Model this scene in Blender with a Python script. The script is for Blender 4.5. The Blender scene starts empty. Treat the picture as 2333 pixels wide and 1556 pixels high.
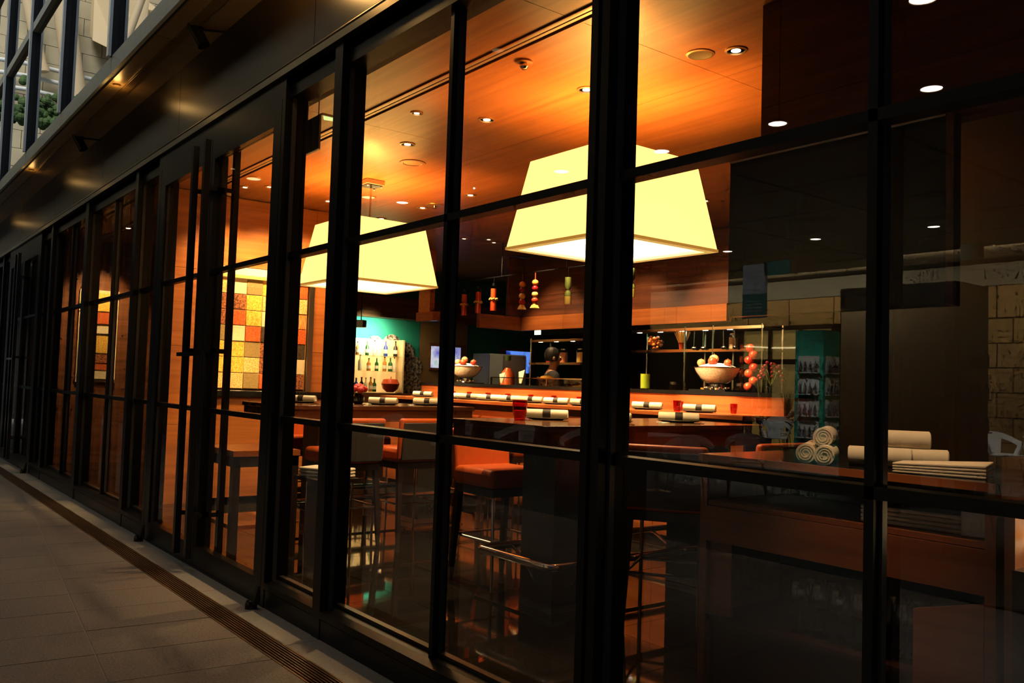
import bpy, bmesh, math, random
from mathutils import Vector, Matrix

random.seed(7)
scene = bpy.context.scene
COL = scene.collection
PI = math.pi

# ------------------------------------------------------------------ camera
cam_d = bpy.data.cameras.new('camera')
cam = bpy.data.objects.new('camera', cam_d)
COL.objects.link(cam)
yaw, pit, rol = math.radians(52.179), math.radians(2.86), math.radians(1.8168)
fwd = Vector((-math.sin(yaw) * math.cos(pit), math.cos(yaw) * math.cos(pit), math.sin(pit)))
rt = fwd.cross(Vector((0, 0, 1))).normalized()
up = rt.cross(fwd)
r2 = rt * math.cos(rol) + up * math.sin(rol)
u2 = -rt * math.sin(rol) + up * math.cos(rol)
m = Matrix((r2, u2, -fwd)).transposed().to_4x4()
m.translation = Vector((0, -1.974, 1.30))
cam.matrix_world = m
cam_d.sensor_width = 36
cam_d.lens = 1978 * 36 / 2333
cam_d.clip_start = 0.05
cam_d.clip_end = 300
scene.camera = cam

# ------------------------------------------------------------------ world, exposure
w = bpy.data.worlds.new('world')
scene.world = w
w.use_nodes = True
bg = w.node_tree.nodes['Background']
bg.inputs[0].default_value = (0.62, 0.72, 0.80, 1)
bg.inputs[1].default_value = 0.55
vs = scene.view_settings
vs.view_transform = 'Standard'
vs.look = 'None'
vs.exposure = 0.0
vs.gamma = 1.0
vs.use_curve_mapping = False
try:
    scene.cycles.max_bounces = 5
    scene.cycles.diffuse_bounces = 2
    scene.cycles.glossy_bounces = 2
    scene.cycles.transmission_bounces = 3
    scene.cycles.use_adaptive_sampling = True
    scene.cycles.adaptive_threshold = 0.07
    scene.cycles.adaptive_min_samples = 12
    scene.cycles.transparent_max_bounces = 16
    scene.cycles.caustics_reflective = False
    scene.cycles.caustics_refractive = False
    scene.cycles.sample_clamp_indirect = 4.0
    scene.cycles.use_denoising = True
except Exception:
    pass

# ------------------------------------------------------------------ materials
MAT = {}

def _new(name):
    mt = bpy.data.materials.new(name)
    mt.use_nodes = True
    nt = mt.node_tree
    b = nt.nodes['Principled BSDF']
    MAT[name] = mt
    return mt, nt, b

def mat(name, col, rough=0.5, metal=0.0, emit=None, es=1.0, trans=0.0, ior=1.45, coat=0.0, spec=0.5):
    mt, nt, b = _new(name)
    b.inputs['Base Color'].default_value = (*col, 1)
    b.inputs['Roughness'].default_value = rough
    b.inputs['Metallic'].default_value = metal
    b.inputs['IOR'].default_value = ior
    b.inputs['Coat Weight'].default_value = coat
    b.inputs['Specular IOR Level'].default_value = spec
    b.inputs['Transmission Weight'].default_value = trans
    if emit:
        b.inputs['Emission Color'].default_value = (*emit, 1)
        b.inputs['Emission Strength'].default_value = es
    return mt

def noisy(name, c1, c2, scale=(8, 8, 8), rough=0.5, metal=0.0, detail=5.0, lo=0.35, hi=0.65, bump=0.0, emit=0.0, coat=0.0, distort=0.0, c3=None):
    """two (or three) colours mixed by stretched noise, in world space"""
    mt, nt, b = _new(name)
    g = nt.nodes.new('ShaderNodeNewGeometry')
    mp = nt.nodes.new('ShaderNodeMapping')
    mp.inputs['Scale'].default_value = scale
    nz = nt.nodes.new('ShaderNodeTexNoise')
    nz.inputs['Scale'].default_value = 1.0
    nz.inputs['Detail'].default_value = detail
    nz.inputs['Distortion'].default_value = distort
    rp = nt.nodes.new('ShaderNodeValToRGB')
    rp.color_ramp.elements[0].position = lo
    rp.color_ramp.elements[0].color = (*c1, 1)
    rp.color_ramp.elements[1].position = hi
    rp.color_ramp.elements[1].color = (*c2, 1)
    if c3:
        e = rp.color_ramp.elements.new(min(0.98, hi + 0.1))
        e.color = (*c3, 1)
    nt.links.new(g.outputs['Position'], mp.inputs['Vector'])
    nt.links.new(mp.outputs['Vector'], nz.inputs['Vector'])
    nt.links.new(nz.outputs['Fac'], rp.inputs['Fac'])
    nt.links.new(rp.outputs['Color'], b.inputs['Base Color'])
    if emit:
        nt.links.new(rp.outputs['Color'], b.inputs['Emission Color'])
        b.inputs['Emission Strength'].default_value = emit
    b.inputs['Roughness'].default_value = rough
    b.inputs['Metallic'].default_value = metal
    b.inputs['Coat Weight'].default_value = coat
    if bump:
        bp = nt.nodes.new('ShaderNodeBump')
        bp.inputs['Strength'].default_value = bump
        bp.inputs['Distance'].default_value = 0.01
        nt.links.new(nz.outputs['Fac'], bp.inputs['Height'])
        nt.links.new(bp.outputs['Normal'], b.inputs['Normal'])
    return mt

def wood(name, c1, c2, axis='x', rough=0.4, coat=0.0, fine=40.0, emit=0.0):
    s = {'x': (0.9, fine, fine), 'y': (fine, 0.9, fine), 'z': (fine, fine, 0.9)}[axis]
    return noisy(name, c1, c2, s, rough, 0.0, 4.0, 0.3, 0.72, coat=coat, distort=0.6, emit=emit)

def pane_mat(name, f0=0.04, rough=0.0, tint=(1, 1, 1), power=5.0):
    """clear pane: transparent and mirror mixed by Schlick's law"""
    mt = bpy.data.materials.new(name)
    mt.use_nodes = True
    nt = mt.node_tree
    nt.nodes.clear()
    out = nt.nodes.new('ShaderNodeOutputMaterial')
    tr = nt.nodes.new('ShaderNodeBsdfTransparent')
    tr.inputs['Color'].default_value = (*tint, 1)
    gl = nt.nodes.new('ShaderNodeBsdfGlossy')
    gl.inputs['Roughness'].default_value = rough
    mx = nt.nodes.new('ShaderNodeMixShader')
    lw = nt.nodes.new('ShaderNodeLayerWeight')
    lw.inputs['Blend'].default_value = 0.5
    pw = nt.nodes.new('ShaderNodeMath'); pw.operation = 'POWER'; pw.inputs[1].default_value = power
    ml = nt.nodes.new('ShaderNodeMath'); ml.operation = 'MULTIPLY_ADD'
    ml.inputs[1].default_value = 1 - f0
    ml.inputs[2].default_value = f0
    nt.links.new(lw.outputs['Facing'], pw.inputs[0])
    nt.links.new(pw.outputs[0], ml.inputs[0])
    nt.links.new(ml.outputs[0], mx.inputs['Fac'])
    nt.links.new(tr.outputs[0], mx.inputs[1])
    nt.links.new(gl.outputs[0], mx.inputs[2])
    nt.links.new(mx.outputs[0], out.inputs['Surface'])
    MAT[name] = mt
    return mt

mat('frame', (0.004, 0.004, 0.0045), 0.34, spec=0.28)
mat('frame_bead', (0.045, 0.045, 0.05), 0.28)
mat('handle_black', (0.012, 0.012, 0.013), 0.22)
mat('rubber', (0.012, 0.012, 0.012), 0.5)
pane_mat('pane', 0.115, power=5.0)
_m = bpy.data.materials.new('pane_back'); _m.use_nodes = True; _m.node_tree.nodes.clear()
_o = _m.node_tree.nodes.new('ShaderNodeOutputMaterial'); _t = _m.node_tree.nodes.new('ShaderNodeBsdfTransparent')
_m.node_tree.links.new(_t.outputs[0], _o.inputs['Surface']); MAT['pane_back'] = _m
pane_mat('glass_shelf', 0.06, tint=(0.93, 0.97, 0.95))
pane_mat('vessel', 0.035, tint=(0.985, 0.985, 0.97), power=4.5)
pane_mat('crystal', 0.10, tint=(0.97, 0.98, 0.98), power=3.0)
pane_mat('red_glass', 0.05, tint=(0.80, 0.10, 0.07), power=4.0)
pane_mat('upper_pane', 0.12, tint=(0.35, 0.4, 0.4), power=2.4)
mat('fascia', (0.012, 0.008, 0.004), 0.30, 0.3, spec=0.4)
mat('gutter', (0.20, 0.17, 0.12), 0.28, 0.9)
noisy('soffit', (0.40, 0.25, 0.10), (0.48, 0.31, 0.13), (3, 3, 3), 0.35, 0.2)
mat('soffit_edge', (0.34, 0.20, 0.07), 0.3, 0.4)
noisy('beam_stone', (0.50, 0.50, 0.40), (0.58, 0.57, 0.46), (40, 40, 40), 0.6)
mat('aluminium', (0.88, 0.88, 0.87), 0.4, 0.2)
mat('dark_gap', (0.02, 0.02, 0.02), 0.6)
noisy('paving', (0.135, 0.115, 0.095), (0.27, 0.235, 0.20), (95, 95, 95), 0.6, lo=0.3, hi=0.72, bump=0.15)
noisy('paving_far', (0.16, 0.135, 0.11), (0.24, 0.21, 0.18), (60, 60, 60), 0.6)
noisy('threshold', (0.20, 0.20, 0.175), (0.29, 0.28, 0.25), (70, 70, 70), 0.6, lo=0.3, hi=0.7)
mat('grout', (0.30, 0.27, 0.24), 0.8)
mat('grate', (0.20, 0.12, 0.07), 0.35, 0.6)
mat('drain_pit', (0.012, 0.008, 0.005), 0.7)
wood('ceiling_wood', (0.36, 0.135, 0.030), (0.52, 0.215, 0.050), 'x', 0.33, fine=18)
mat('ceiling_gap', (0.10, 0.045, 0.015), 0.6)
mat('slot_metal', (0.55, 0.42, 0.28), 0.35, 0.5)
mat('pelmet', (0.03, 0.010, 0.006), 0.6)
wood('walnut', (0.085, 0.022, 0.008), (0.22, 0.062, 0.021), 'x', 0.42, fine=16)
wood('walnut_y', (0.13, 0.045, 0.016), (0.28, 0.105, 0.04), 'y', 0.4, fine=16)
wood('cherry_y', (0.38, 0.115, 0.028), (0.58, 0.20, 0.05), 'y', 0.35, fine=22)
wood('cherry_x', (0.34, 0.085, 0.022), (0.54, 0.16, 0.04), 'x', 0.3, fine=22)
wood('table_wood', (0.085, 0.034, 0.014), (0.16, 0.066, 0.026), 'y', 0.16, fine=20)
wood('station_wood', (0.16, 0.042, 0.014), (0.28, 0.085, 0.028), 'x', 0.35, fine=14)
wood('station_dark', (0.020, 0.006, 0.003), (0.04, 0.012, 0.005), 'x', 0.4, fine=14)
mat('black_board', (0.018, 0.015, 0.012), 0.3)
noisy('floor_tile', (0.014, 0.012, 0.009), (0.020, 0.017, 0.013), (3, 3, 3), 0.045)
mat('floor_joint', (0.08, 0.07, 0.055), 0.6)
mat('leather', (0.62, 0.115, 0.022), 0.40)
mat('leather_dark', (0.055, 0.052, 0.048), 0.5)
wood('leg_wood', (0.018, 0.010, 0.007), (0.03, 0.016, 0.01), 'z', 0.35)
mat('chrome', (0.78, 0.76, 0.72), 0.14, 1.0)
mat('steel', (0.45, 0.43, 0.40), 0.28, 1.0)
noisy('stone_dark', (0.030, 0.030, 0.025), (0.05, 0.048, 0.04), (60, 60, 60), 0.45)
mat('linen', (0.86, 0.76, 0.58), 0.85)
mat('band', (0.03, 0.02, 0.015), 0.6)
mat('plate', (0.10, 0.085, 0.06), 0.25)
mat('plate_white', (0.8, 0.76, 0.68), 0.3)
mat('cutlery', (0.8, 0.74, 0.6), 0.15, 1.0)
mat('candle', (0.9, 0.12, 0.05), 0.5, emit=(1.0, 0.08, 0.02), es=0.12)
mat('shade', (0.9, 0.8, 0.5), 0.8, emit=(2.3, 1.38, 0.36), es=1.0)
mat('diffuser', (0.9, 0.9, 0.8), 0.5, emit=(6.5, 5.2, 2.6), es=1.0)
mat('shade_binding', (0.45, 0.24, 0.05), 0.6, emit=(0.42, 0.20, 0.03), es=1.0)
mat('shade_rim', (0.75, 0.60, 0.35), 0.6, emit=(0.9, 0.55, 0.14), es=0.75)
mat('lamp_white', (1, 1, 1), 0.5, emit=(1.0, 0.86, 0.62), es=7.0)
mat('lamp_cool', (1, 1, 1), 0.5, emit=(1.0, 0.95, 0.86), es=16.0)
mat('lamp_dim', (0.8, 0.7, 0.5), 0.5, emit=(1.0, 0.72, 0.40), es=0.9)
mat('trim_ring', (0.55, 0.34, 0.14), 0.3, 0.6)
mat('can_inside', (0.20, 0.17, 0.08), 0.35, 0.5)
mat('teal', (0.02, 0.30, 0.22), 0.6)
mat('teal_deep', (0.012, 0.18, 0.14), 0.6)
mat('tan_wall', (0.30, 0.19, 0.075), 0.6)
mat('cream_wall', (0.75, 0.58, 0.32), 0.6)
mat('shelf_glow', (0.9, 0.7, 0.4), 0.6, emit=(1.0, 0.52, 0.15), es=0.85)
mat('cove_glow', (0.9, 0.75, 0.45), 0.6, emit=(1.0, 0.66, 0.22), es=0.95)
noisy('mural', (0.04, 0.035, 0.03), (0.55, 0.48, 0.40), (22, 22, 22), 0.6, detail=6, lo=0.42, hi=0.6)
noisy('screen_a', (0.10, 0.10, 0.55), (0.7, 0.75, 0.85), (4, 5, 4), 0.4, lo=0.35, hi=0.62, emit=0.9, c3=(0.2, 0.5, 0.25))
noisy('screen_b', (0.01, 0.03, 0.30), (0.12, 0.30, 0.95), (4, 7, 5), 0.4, lo=0.40, hi=0.6, emit=1.0)
mat('grey_cab', (0.30, 0.34, 0.36), 0.4)
mat('grey_cab_dark', (0.16, 0.13, 0.13), 0.4)
mat('tile_gold', (0.85, 0.52, 0.16), 0.45)
noisy('t_oats', (0.70, 0.36, 0.08), (0.95, 0.70, 0.30), (75, 75, 75), 0.5, lo=0.40, hi=0.6)
noisy('t_corn', (0.75, 0.36, 0.03), (1.0, 0.66, 0.12), (60, 60, 60), 0.5, lo=0.40, hi=0.6)
noisy('t_red', (0.45, 0.07, 0.015), (0.78, 0.16, 0.03), (80, 80, 80), 0.5, lo=0.40, hi=0.6)
noisy('t_brown', (0.10, 0.030, 0.012), (0.52, 0.17, 0.06), (55, 55, 55), 0.5, lo=0.40, hi=0.6)
noisy('t_cream', (0.80, 0.66, 0.38), (0.88, 0.75, 0.48), (30, 30, 30), 0.6)
noisy('t_olive', (0.28, 0.19, 0.06), (0.38, 0.27, 0.10), (70, 70, 70), 0.6)
noisy('t_dark', (0.03, 0.02, 0.012), (0.10, 0.06, 0.03), (60, 60, 60), 0.5)
noisy('t_pasta', (0.45, 0.14, 0.03), (0.9, 0.45, 0.14), (9, 90, 9), 0.5, lo=0.4, hi=0.6)
noisy('grain', (0.86, 0.70, 0.40), (1.0, 0.93, 0.70), (70, 70, 70), 0.6, lo=0.4, hi=0.6)
noisy('rice', (0.9, 0.86, 0.74), (1.0, 0.96, 0.88), (60, 60, 60), 0.7)
noisy('apple', (0.45, 0.015, 0.010), (0.72, 0.10, 0.035), (14, 14, 10), 0.25)
noisy('peach', (0.72, 0.14, 0.05), (0.95, 0.50, 0.20), (12, 12, 12), 0.35)
mat('cherry_dark', (0.20, 0.008, 0.012), 0.15)
mat('orange_fruit', (0.95, 0.28, 0.04), 0.35)
mat('lime', (0.50, 0.72, 0.05), 0.4)
mat('chili', (0.75, 0.07, 0.015), 0.35)
mat('nuts', (0.80, 0.45, 0.12), 0.5)
mat('spaghetti', (0.95, 0.50, 0.10), 0.5)
mat('onion', (0.55, 0.42, 0.10), 0.4)
mat('herb', (0.12, 0.16, 0.03), 0.6)
mat('red_pot', (0.55, 0.07, 0.02), 0.25)
noisy('red_liquid', (0.50, 0.05, 0.01), (0.85, 0.16, 0.03), (60, 60, 20), 0.3)
mat('bottle_green', (0.02, 0.10, 0.02), 0.12)
mat('bottle_amber', (0.45, 0.18, 0.03), 0.12)
mat('bottle_blue', (0.02, 0.05, 0.30), 0.12)
mat('bottle_clear', (0.75, 0.62, 0.42), 0.12)
mat('bottle_dark', (0.02, 0.018, 0.012), 0.12)
mat('cork', (0.25, 0.15, 0.06), 0.6)
mat('paper_label', (0.8, 0.72, 0.55), 0.7)
mat('rose', (0.45, 0.025, 0.03), 0.6)
mat('leaf', (0.05, 0.12, 0.02), 0.5)
mat('black_gloss', (0.01, 0.01, 0.01), 0.15)
mat('ceramic', (0.75, 0.74, 0.68), 0.3)
noisy('onyx', (0.75, 0.36, 0.06), (1.0, 0.80, 0.42), (13, 13, 13), 0.3, lo=0.35, hi=0.62, emit=2.0)
mat('exit_green', (0.7, 0.9, 0.5), 0.5, emit=(0.75, 1.0, 0.35), es=1.1)
mat('exit_white', (0.8, 1.0, 0.9), 0.5, emit=(0.7, 1.0, 0.85), es=1.6)
mat('skin', (0.42, 0.22, 0.13), 0.55)
mat('hair', (0.012, 0.010, 0.008), 0.5)
mat('cloth_black', (0.014, 0.012, 0.012), 0.8)
mat('cloth_grey', (0.05, 0.045, 0.045), 0.8)
# across the walkway
noisy('mall_stone', (0.42, 0.29, 0.13), (0.52, 0.37, 0.18), (5, 5, 9), 0.6)
mat('mall_ceiling', (0.34, 0.32, 0.29), 0.7)
mat('mall_dark', (0.03, 0.027, 0.023), 0.7)
mat('mall_band', (0.30, 0.33, 0.35), 0.7)
mat('mall_floor', (0.045, 0.062, 0.062), 0.5)
mat('kiosk_teal', (0.01, 0.33, 0.24), 0.5)
mat('kiosk_dark', (0.016, 0.013, 0.010), 0.5)
mat('kiosk_shelf', (0.60, 0.66, 0.66), 0.5)
mat('white_plastic', (0.82, 0.84, 0.85), 0.35)
mat('banner_white', (0.62, 0.70, 0.74), 0.7)
mat('banner_teal', (0.04, 0.32, 0.26), 0.7)
mat('print_dark', (0.10, 0.10, 0.12), 0.7)
mat('bronze', (0.05, 0.03, 0.015), 0.4)
mat('shop_glow', (0.8, 0.6, 0.2), 0.6, emit=(1.0, 0.66, 0.16), es=0.55)
mat('tube_glow', (1, 0.9, 0.6), 0.6, emit=(1.0, 0.85, 0.45), es=6.0)
noisy('facade_stone', (0.48, 0.42, 0.28), (0.58, 0.51, 0.34), (2, 2, 3), 0.7)
mat('cream_column', (0.74, 0.58, 0.36), 0.6)
mat('cream_panel', (0.85, 0.68, 0.42), 0.6)
mat('white_tube', (0.72, 0.76, 0.76), 0.4)
mat('hedge', (0.07, 0.13, 0.04), 0.8)
mat('roof_mat', (0.06, 0.06, 0.06), 0.8)

for _n, _m in MAT.items():
    if _n not in ('shade', 'diffuser', 'cove_glow', 'shelf_glow'):
        try:
            _m.cycles.emission_sampling = 'NONE'
        except Exception:
            pass

# ------------------------------------------------------------------ mesh builder
class MB:
    def __init__(s):
        s.v = []; s.f = []
    def box(s, x0, x1, y0, y1, z0, z1):
        n = len(s.v)
        s.v += [(x0, y0, z0), (x1, y0, z0), (x1, y1, z0), (x0, y1, z0), (x0, y0, z1), (x1, y0, z1), (x1, y1, z1), (x0, y1, z1)]
        s.f += [tuple(n + i for i in q) for q in ((0, 3, 2, 1), (4, 5, 6, 7), (0, 1, 5, 4), (1, 2, 6, 5), (2, 3, 7, 6), (3, 0, 4, 7))]
        return s
    def hexa(s, p):
        """eight corner points ordered as in box"""
        n = len(s.v)
        s.v += [tuple(q) for q in p]
        s.f += [tuple(n + i for i in q) for q in ((0, 3, 2, 1), (4, 5, 6, 7), (0, 1, 5, 4), (1, 2, 6, 5), (2, 3, 7, 6), (3, 0, 4, 7))]
        return s
    def frustum(s, cx, cy, z0, z1, a0, b0, a1, b1, cap0=True, cap1=True):
        n = len(s.v)
        s.v += [(cx - a0, cy - b0, z0), (cx + a0, cy - b0, z0), (cx + a0, cy + b0, z0), (cx - a0, cy + b0, z0),
                (cx - a1, cy - b1, z1), (cx + a1, cy - b1, z1), (cx + a1, cy + b1, z1), (cx - a1, cy + b1, z1)]
        q = [(0, 1, 5, 4), (1, 2, 6, 5), (2, 3, 7, 6), (3, 0, 4, 7)]
        if cap0: q.append((0, 3, 2, 1))
        if cap1: q.append((4, 5, 6, 7))
        s.f += [tuple(n + i for i in k) for k in q]
        return s
    def cyl(s, p0, p1, r0, r1=None, n=10):
        return s.tube([p0, p1], [r0, r0 if r1 is None else r1], n)
    def tube(s, pts, r, n=8, closed=False):
        pts = [Vector(p) for p in pts]
        rs = r if isinstance(r, (list, tuple)) else [r] * len(pts)
        base = len(s.v)
        k = len(pts)
        prev = None
        for i, p in enumerate(pts):
            if closed:
                d = pts[(i + 1) % k] - pts[i - 1]
            else:
                d = pts[min(i + 1, k - 1)] - pts[max(i - 1, 0)]
            d.normalize()
            if prev is None:
                a = Vector((0, 0, 1)) if abs(d.z) < 0.9 else Vector((1, 0, 0))
                e1 = d.cross(a).normalized()
            else:
                e1 = (prev - d * prev.dot(d)).normalized()
            prev = e1
            e2 = d.cross(e1)
            for j in range(n):
                t = 2 * PI * j / n
                s.v.append(tuple(p + (e1 * math.cos(t) + e2 * math.sin(t)) * rs[i]))
        for i in range(k if closed else k - 1):
            for j in range(n):
                a = base + i * n + j; b = base + i * n + (j + 1) % n
                c = base + ((i + 1) % k) * n + (j + 1) % n; d2 = base + ((i + 1) % k) * n + j
                s.f.append((a, b, c, d2))
        if not closed:
            s.f.append(tuple(base + j for j in reversed(range(n))))
            s.f.append(tuple(base + (k - 1) * n + j for j in range(n)))
        return s
    def lathe(s, prof, c=(0, 0, 0), n=16, capb=True, capt=True):
        b = len(s.v)
        for (r, z) in prof:
            for j in range(n):
                t = 2 * PI * j / n
                s.v.append((c[0] + r * math.cos(t), c[1] + r * math.sin(t), c[2] + z))
        for i in range(len(prof) - 1):
            for j in range(n):
                s.f.append((b + i * n + j, b + i * n + (j + 1) % n, b + (i + 1) * n + (j + 1) % n, b + (i + 1) * n + j))
        if capb: s.f.append(tuple(b + j for j in reversed(range(n))))
        if capt: s.f.append(tuple(b + (len(prof) - 1) * n + j for j in range(n)))
        return s
    def ball(s, c, r, n=12, sz=1.0):
        m_ = max(5, n // 2)
        pr = [(max(1e-4, r * math.sin(PI * i / m_)), -r * sz * math.cos(PI * i / m_)) for i in range(m_ + 1)]
        return s.lathe(pr, c, n)
    def prism(s, poly, z0, z1):
        """poly: list of (x,y), extruded in z"""
        n = len(s.v); k = len(poly)
        s.v += [(p[0], p[1], z0) for p in poly] + [(p[0], p[1], z1) for p in poly]
        s.f.append(tuple(n + i for i in reversed(range(k))))
        s.f.append(tuple(n + k + i for i in range(k)))
        for i in range(k):
            j = (i + 1) % k
            s.f.append((n + i, n + j, n + k + j, n + k + i))
        return s
    def prism_x(s, poly, x0, x1):
        """poly: list of (y,z), extruded in x"""
        n = len(s.v); k = len(poly)
        s.v += [(x0, p[0], p[1]) for p in poly] + [(x1, p[0], p[1]) for p in poly]
        s.f.append(tuple(n + i for i in range(k)))
        s.f.append(tuple(n + k + i for i in reversed(range(k))))
        for i in range(k):
            j = (i + 1) % k
            s.f.append((n + j, n + i, n + k + i, n + k + j))
        return s
    def mesh(s, name, smooth=False):
        me = bpy.data.meshes.new(name)
        me.from_pydata(s.v, [], s.f)
        bm = bmesh.new(); bm.from_mesh(me)
        bmesh.ops.recalc_face_normals(bm, faces=bm.faces)
        bm.to_mesh(me); bm.free()
        if smooth:
            me.polygons.foreach_set('use_smooth', [True] * len(me.polygons))
            try:
                me.set_sharp_from_angle(angle=math.radians(40))
            except Exception:
                pass
        me.update()
        return me
    def build(s, name, material, parent=None, smooth=False, bevel=0.0, seg=2):
        o = bpy.data.objects.new(name, s.mesh(name, smooth or bevel > 0))
        o.data.materials.append(MAT[material])
        COL.objects.link(o)
        if parent is not None:
            o.parent = parent
        if bevel:
            md = o.modifiers.new('bevel', 'BEVEL')
            md.width = bevel; md.segments = seg; md.limit_method = 'ANGLE'; md.angle_limit = math.radians(35)
        return o

def pane(name, b, parent):
    """thin glass sheet: its outer (street side) face carries the mirror coating"""
    o = MB().box(*b).build(name, 'pane_back', parent)
    o.data.materials.append(MAT['pane'])
    o.data.polygons[2].material_index = 1
    return o

def tag(o, label=None, cat=None, group=None, kind=None):
    if label: o['label'] = label
    if cat: o['category'] = cat
    if group: o['group'] = group
    if kind: o['kind'] = kind
    return o

def empty(name, loc=(0, 0, 0), rz=0.0, label=None, cat=None, group=None, kind=None):
    o = bpy.data.objects.new(name, None)
    COL.objects.link(o)
    o.empty_display_size = 0.1
    o.location = loc
    o.rotation_euler = (0, 0, rz)
    return tag(o, label, cat, group, kind)

def copy_tree(o, parent=None):
    c = o.copy(); COL.objects.link(c); c.parent = parent
    for ch in [q for q in o.children]:
        copy_tree(ch, c)
    return c

def box(name, b, material, parent=None, bevel=0.0):
    return MB().box(*b).build(name, material, parent, bevel=bevel)

def inst(src, name, loc, parent=None, rz=0.0):
    """another object on the same mesh"""
    o = bpy.data.objects.new(name, src.data)
    COL.objects.link(o)
    o.location = loc; o.rotation_euler = (0, 0, rz); o.parent = parent
    return o

ORD = ['first', 'second', 'third', 'fourth', 'fifth', 'sixth', 'seventh', 'eighth', 'ninth', 'tenth', 'eleventh', 'twelfth', 'thirteenth', 'fourteenth', 'fifteenth', 'sixteenth']

def light(name, kind, loc, energy, col, parent=None, **kw):
    d = bpy.data.lights.new(name, kind)
    d.energy = energy; d.color = col
    for k, v in kw.items():
        setattr(d, k, v)
    o = bpy.data.objects.new(name, d)
    COL.objects.link(o)
    o.location = loc
    o.parent = parent
    return o

# ------------------------------------------------------------------ daylight on the building opposite (comes over this building's roof)
sun = light('sun', 'SUN', (0, 20, 30), 4.5, (1.0, 0.95, 0.86), angle=math.radians(25))
sun.rotation_euler = Vector((-0.6, -0.38, -0.70)).to_track_quat('-Z', 'Y').to_euler()

# ------------------------------------------------------------------ facade: posts, fixed windows, doors
TOP = 2.93
ZU, ZL, BH = 2.023, 1.079, 0.032
GY = 0.115

def post(name, x0, x1, label, groove=False):
    o = MB()
    if groove:
        a, b = x0 + 0.034, x0 + 0.053
        o.box(x0, a, 0, 0.14, 0, 3.06); o.box(a, b, 0.014, 0.14, 0, 3.06); o.box(b, x1, 0, 0.14, 0, 3.06)
    else:
        o.box(x0, x1, 0, 0.14, 0, 3.06)
    t = o.build(name, 'frame')
    tag(t, label, 'post', kind='structure')
    for s, xa in ((-1, x0), (1, x1)):
        xb = xa + s * 0.012
        box('glazing_bead', (min(xa, xb), max(xa, xb), 0.043, 0.066, 0.15, TOP), 'frame_bead', t)
    return t

posts = [(-0.245, -0.155), (-2.155, -2.066), (-4.127, -4.041), (-4.80, -4.757), (-7.26, -7.186), (-7.959, -7.872), (-9.882, -9.749),
         (-11.72, -11.612), (-12.42, -12.35), (-14.88, -14.81), (-15.58, -15.49), (-17.50, -17.40), (-19.4, -19.3)]
for i, (a, b) in enumerate(posts):
    post('trim_%d' % (i + 1), a, b, 'black steel facade post, %s from the camera end of the glazed front' % ORD[i], groove=(i in (1,)))

def fixed_window(n, xl, xr, mull, label):
    t = empty('window_%d' % n, ((xl + xr) / 2, 0, 0), 0, label, 'window', kind='structure')
    def part(name, b, m_='frame'):
        c = (xl + xr) / 2
        if m_ == 'pane':
            return pane(name, (b[0] - c, b[1] - c, b[2], b[3], b[4], b[5]), t)
        return box(name, (b[0] - c, b[1] - c, b[2], b[3], b[4], b[5]), m_, t)
    # plinth: kick panel with a recessed line, then a sloping sill
    part('kick_panel', (xl, xr, 0.004, 0.14, 0, 0.098))
    part('kick_rail', (xl, xr, 0, 0.14, 0.103, 0.138))
    c = (xl + xr) / 2
    MB().prism_x([(0.0, 0.138), (0.14, 0.138), (0.14, 0.158), (0.045, 0.150)], xl - c, xr - c).build('sill', 'frame', t)
    part('sill_bead', (xl, xr, 0.085, 0.113, 0.15, 0.170), 'gutter')
    part('head', (xl, xr, 0.03, 0.14, TOP, 3.06))
    xm = (xl + xr) / 2
    part('rail', (xl, xr, 0.05, GY, ZU - BH, ZU))
    part('rail', (xl, xr, 0.05, GY, ZL - BH, ZL))
    cols = [(xl, xr)]
    if mull:
        part('mullion', (xm - 0.013, xm + 0.013, 0.05, GY, 0.15, TOP))
        part('mullion_bead', (xm + 0.013, xm + 0.021, 0.078, 0.10, 0.17, TOP), 'frame_bead')
        cols = [(xl, xm), (xm, xr)]
    for (a, b) in cols:
        for (z0, z1) in ((0.155, ZL - 0.01), (ZL - 0.01, ZU - 0.01), (ZU - 0.01, TOP + 0.02)):
            part('pane', (a, b, GY, GY + 0.010, z0, z1), 'pane')
    return t

fixed_window(1, -2.066, -0.245, True, 'two bay black framed window in front of the napkin station')
fixed_window(2, -4.041, -2.155, True, 'two bay black framed window in front of the table with the red tumbler')
fixed_window(3, -4.757, -4.127, False, 'narrow side window beside the double door, on the camera side')
fixed_window(4, -7.872, -7.26, False, 'narrow side window beyond the double door with pull bars')
fixed_window(5, -9.749, -7.959, True, 'two bay window showing the bright framed display, beyond the double door')
fixed_window(6, -11.612, -9.882, True, 'two bay window with amber reflections, next to the far double door')
fixed_window(7, -12.35, -11.72, False, 'very narrow window on the near side of the far double door')
fixed_window(8, -15.49, -14.88, False, 'very narrow window on the far side of the far double door')
fixed_window(9, -17.40, -15.58, True, 'two bay window seen almost edge on near the picture edge')
fixed_window(10, -19.3, -17.50, True, 'last two bay window at the distant end of the front')

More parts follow.
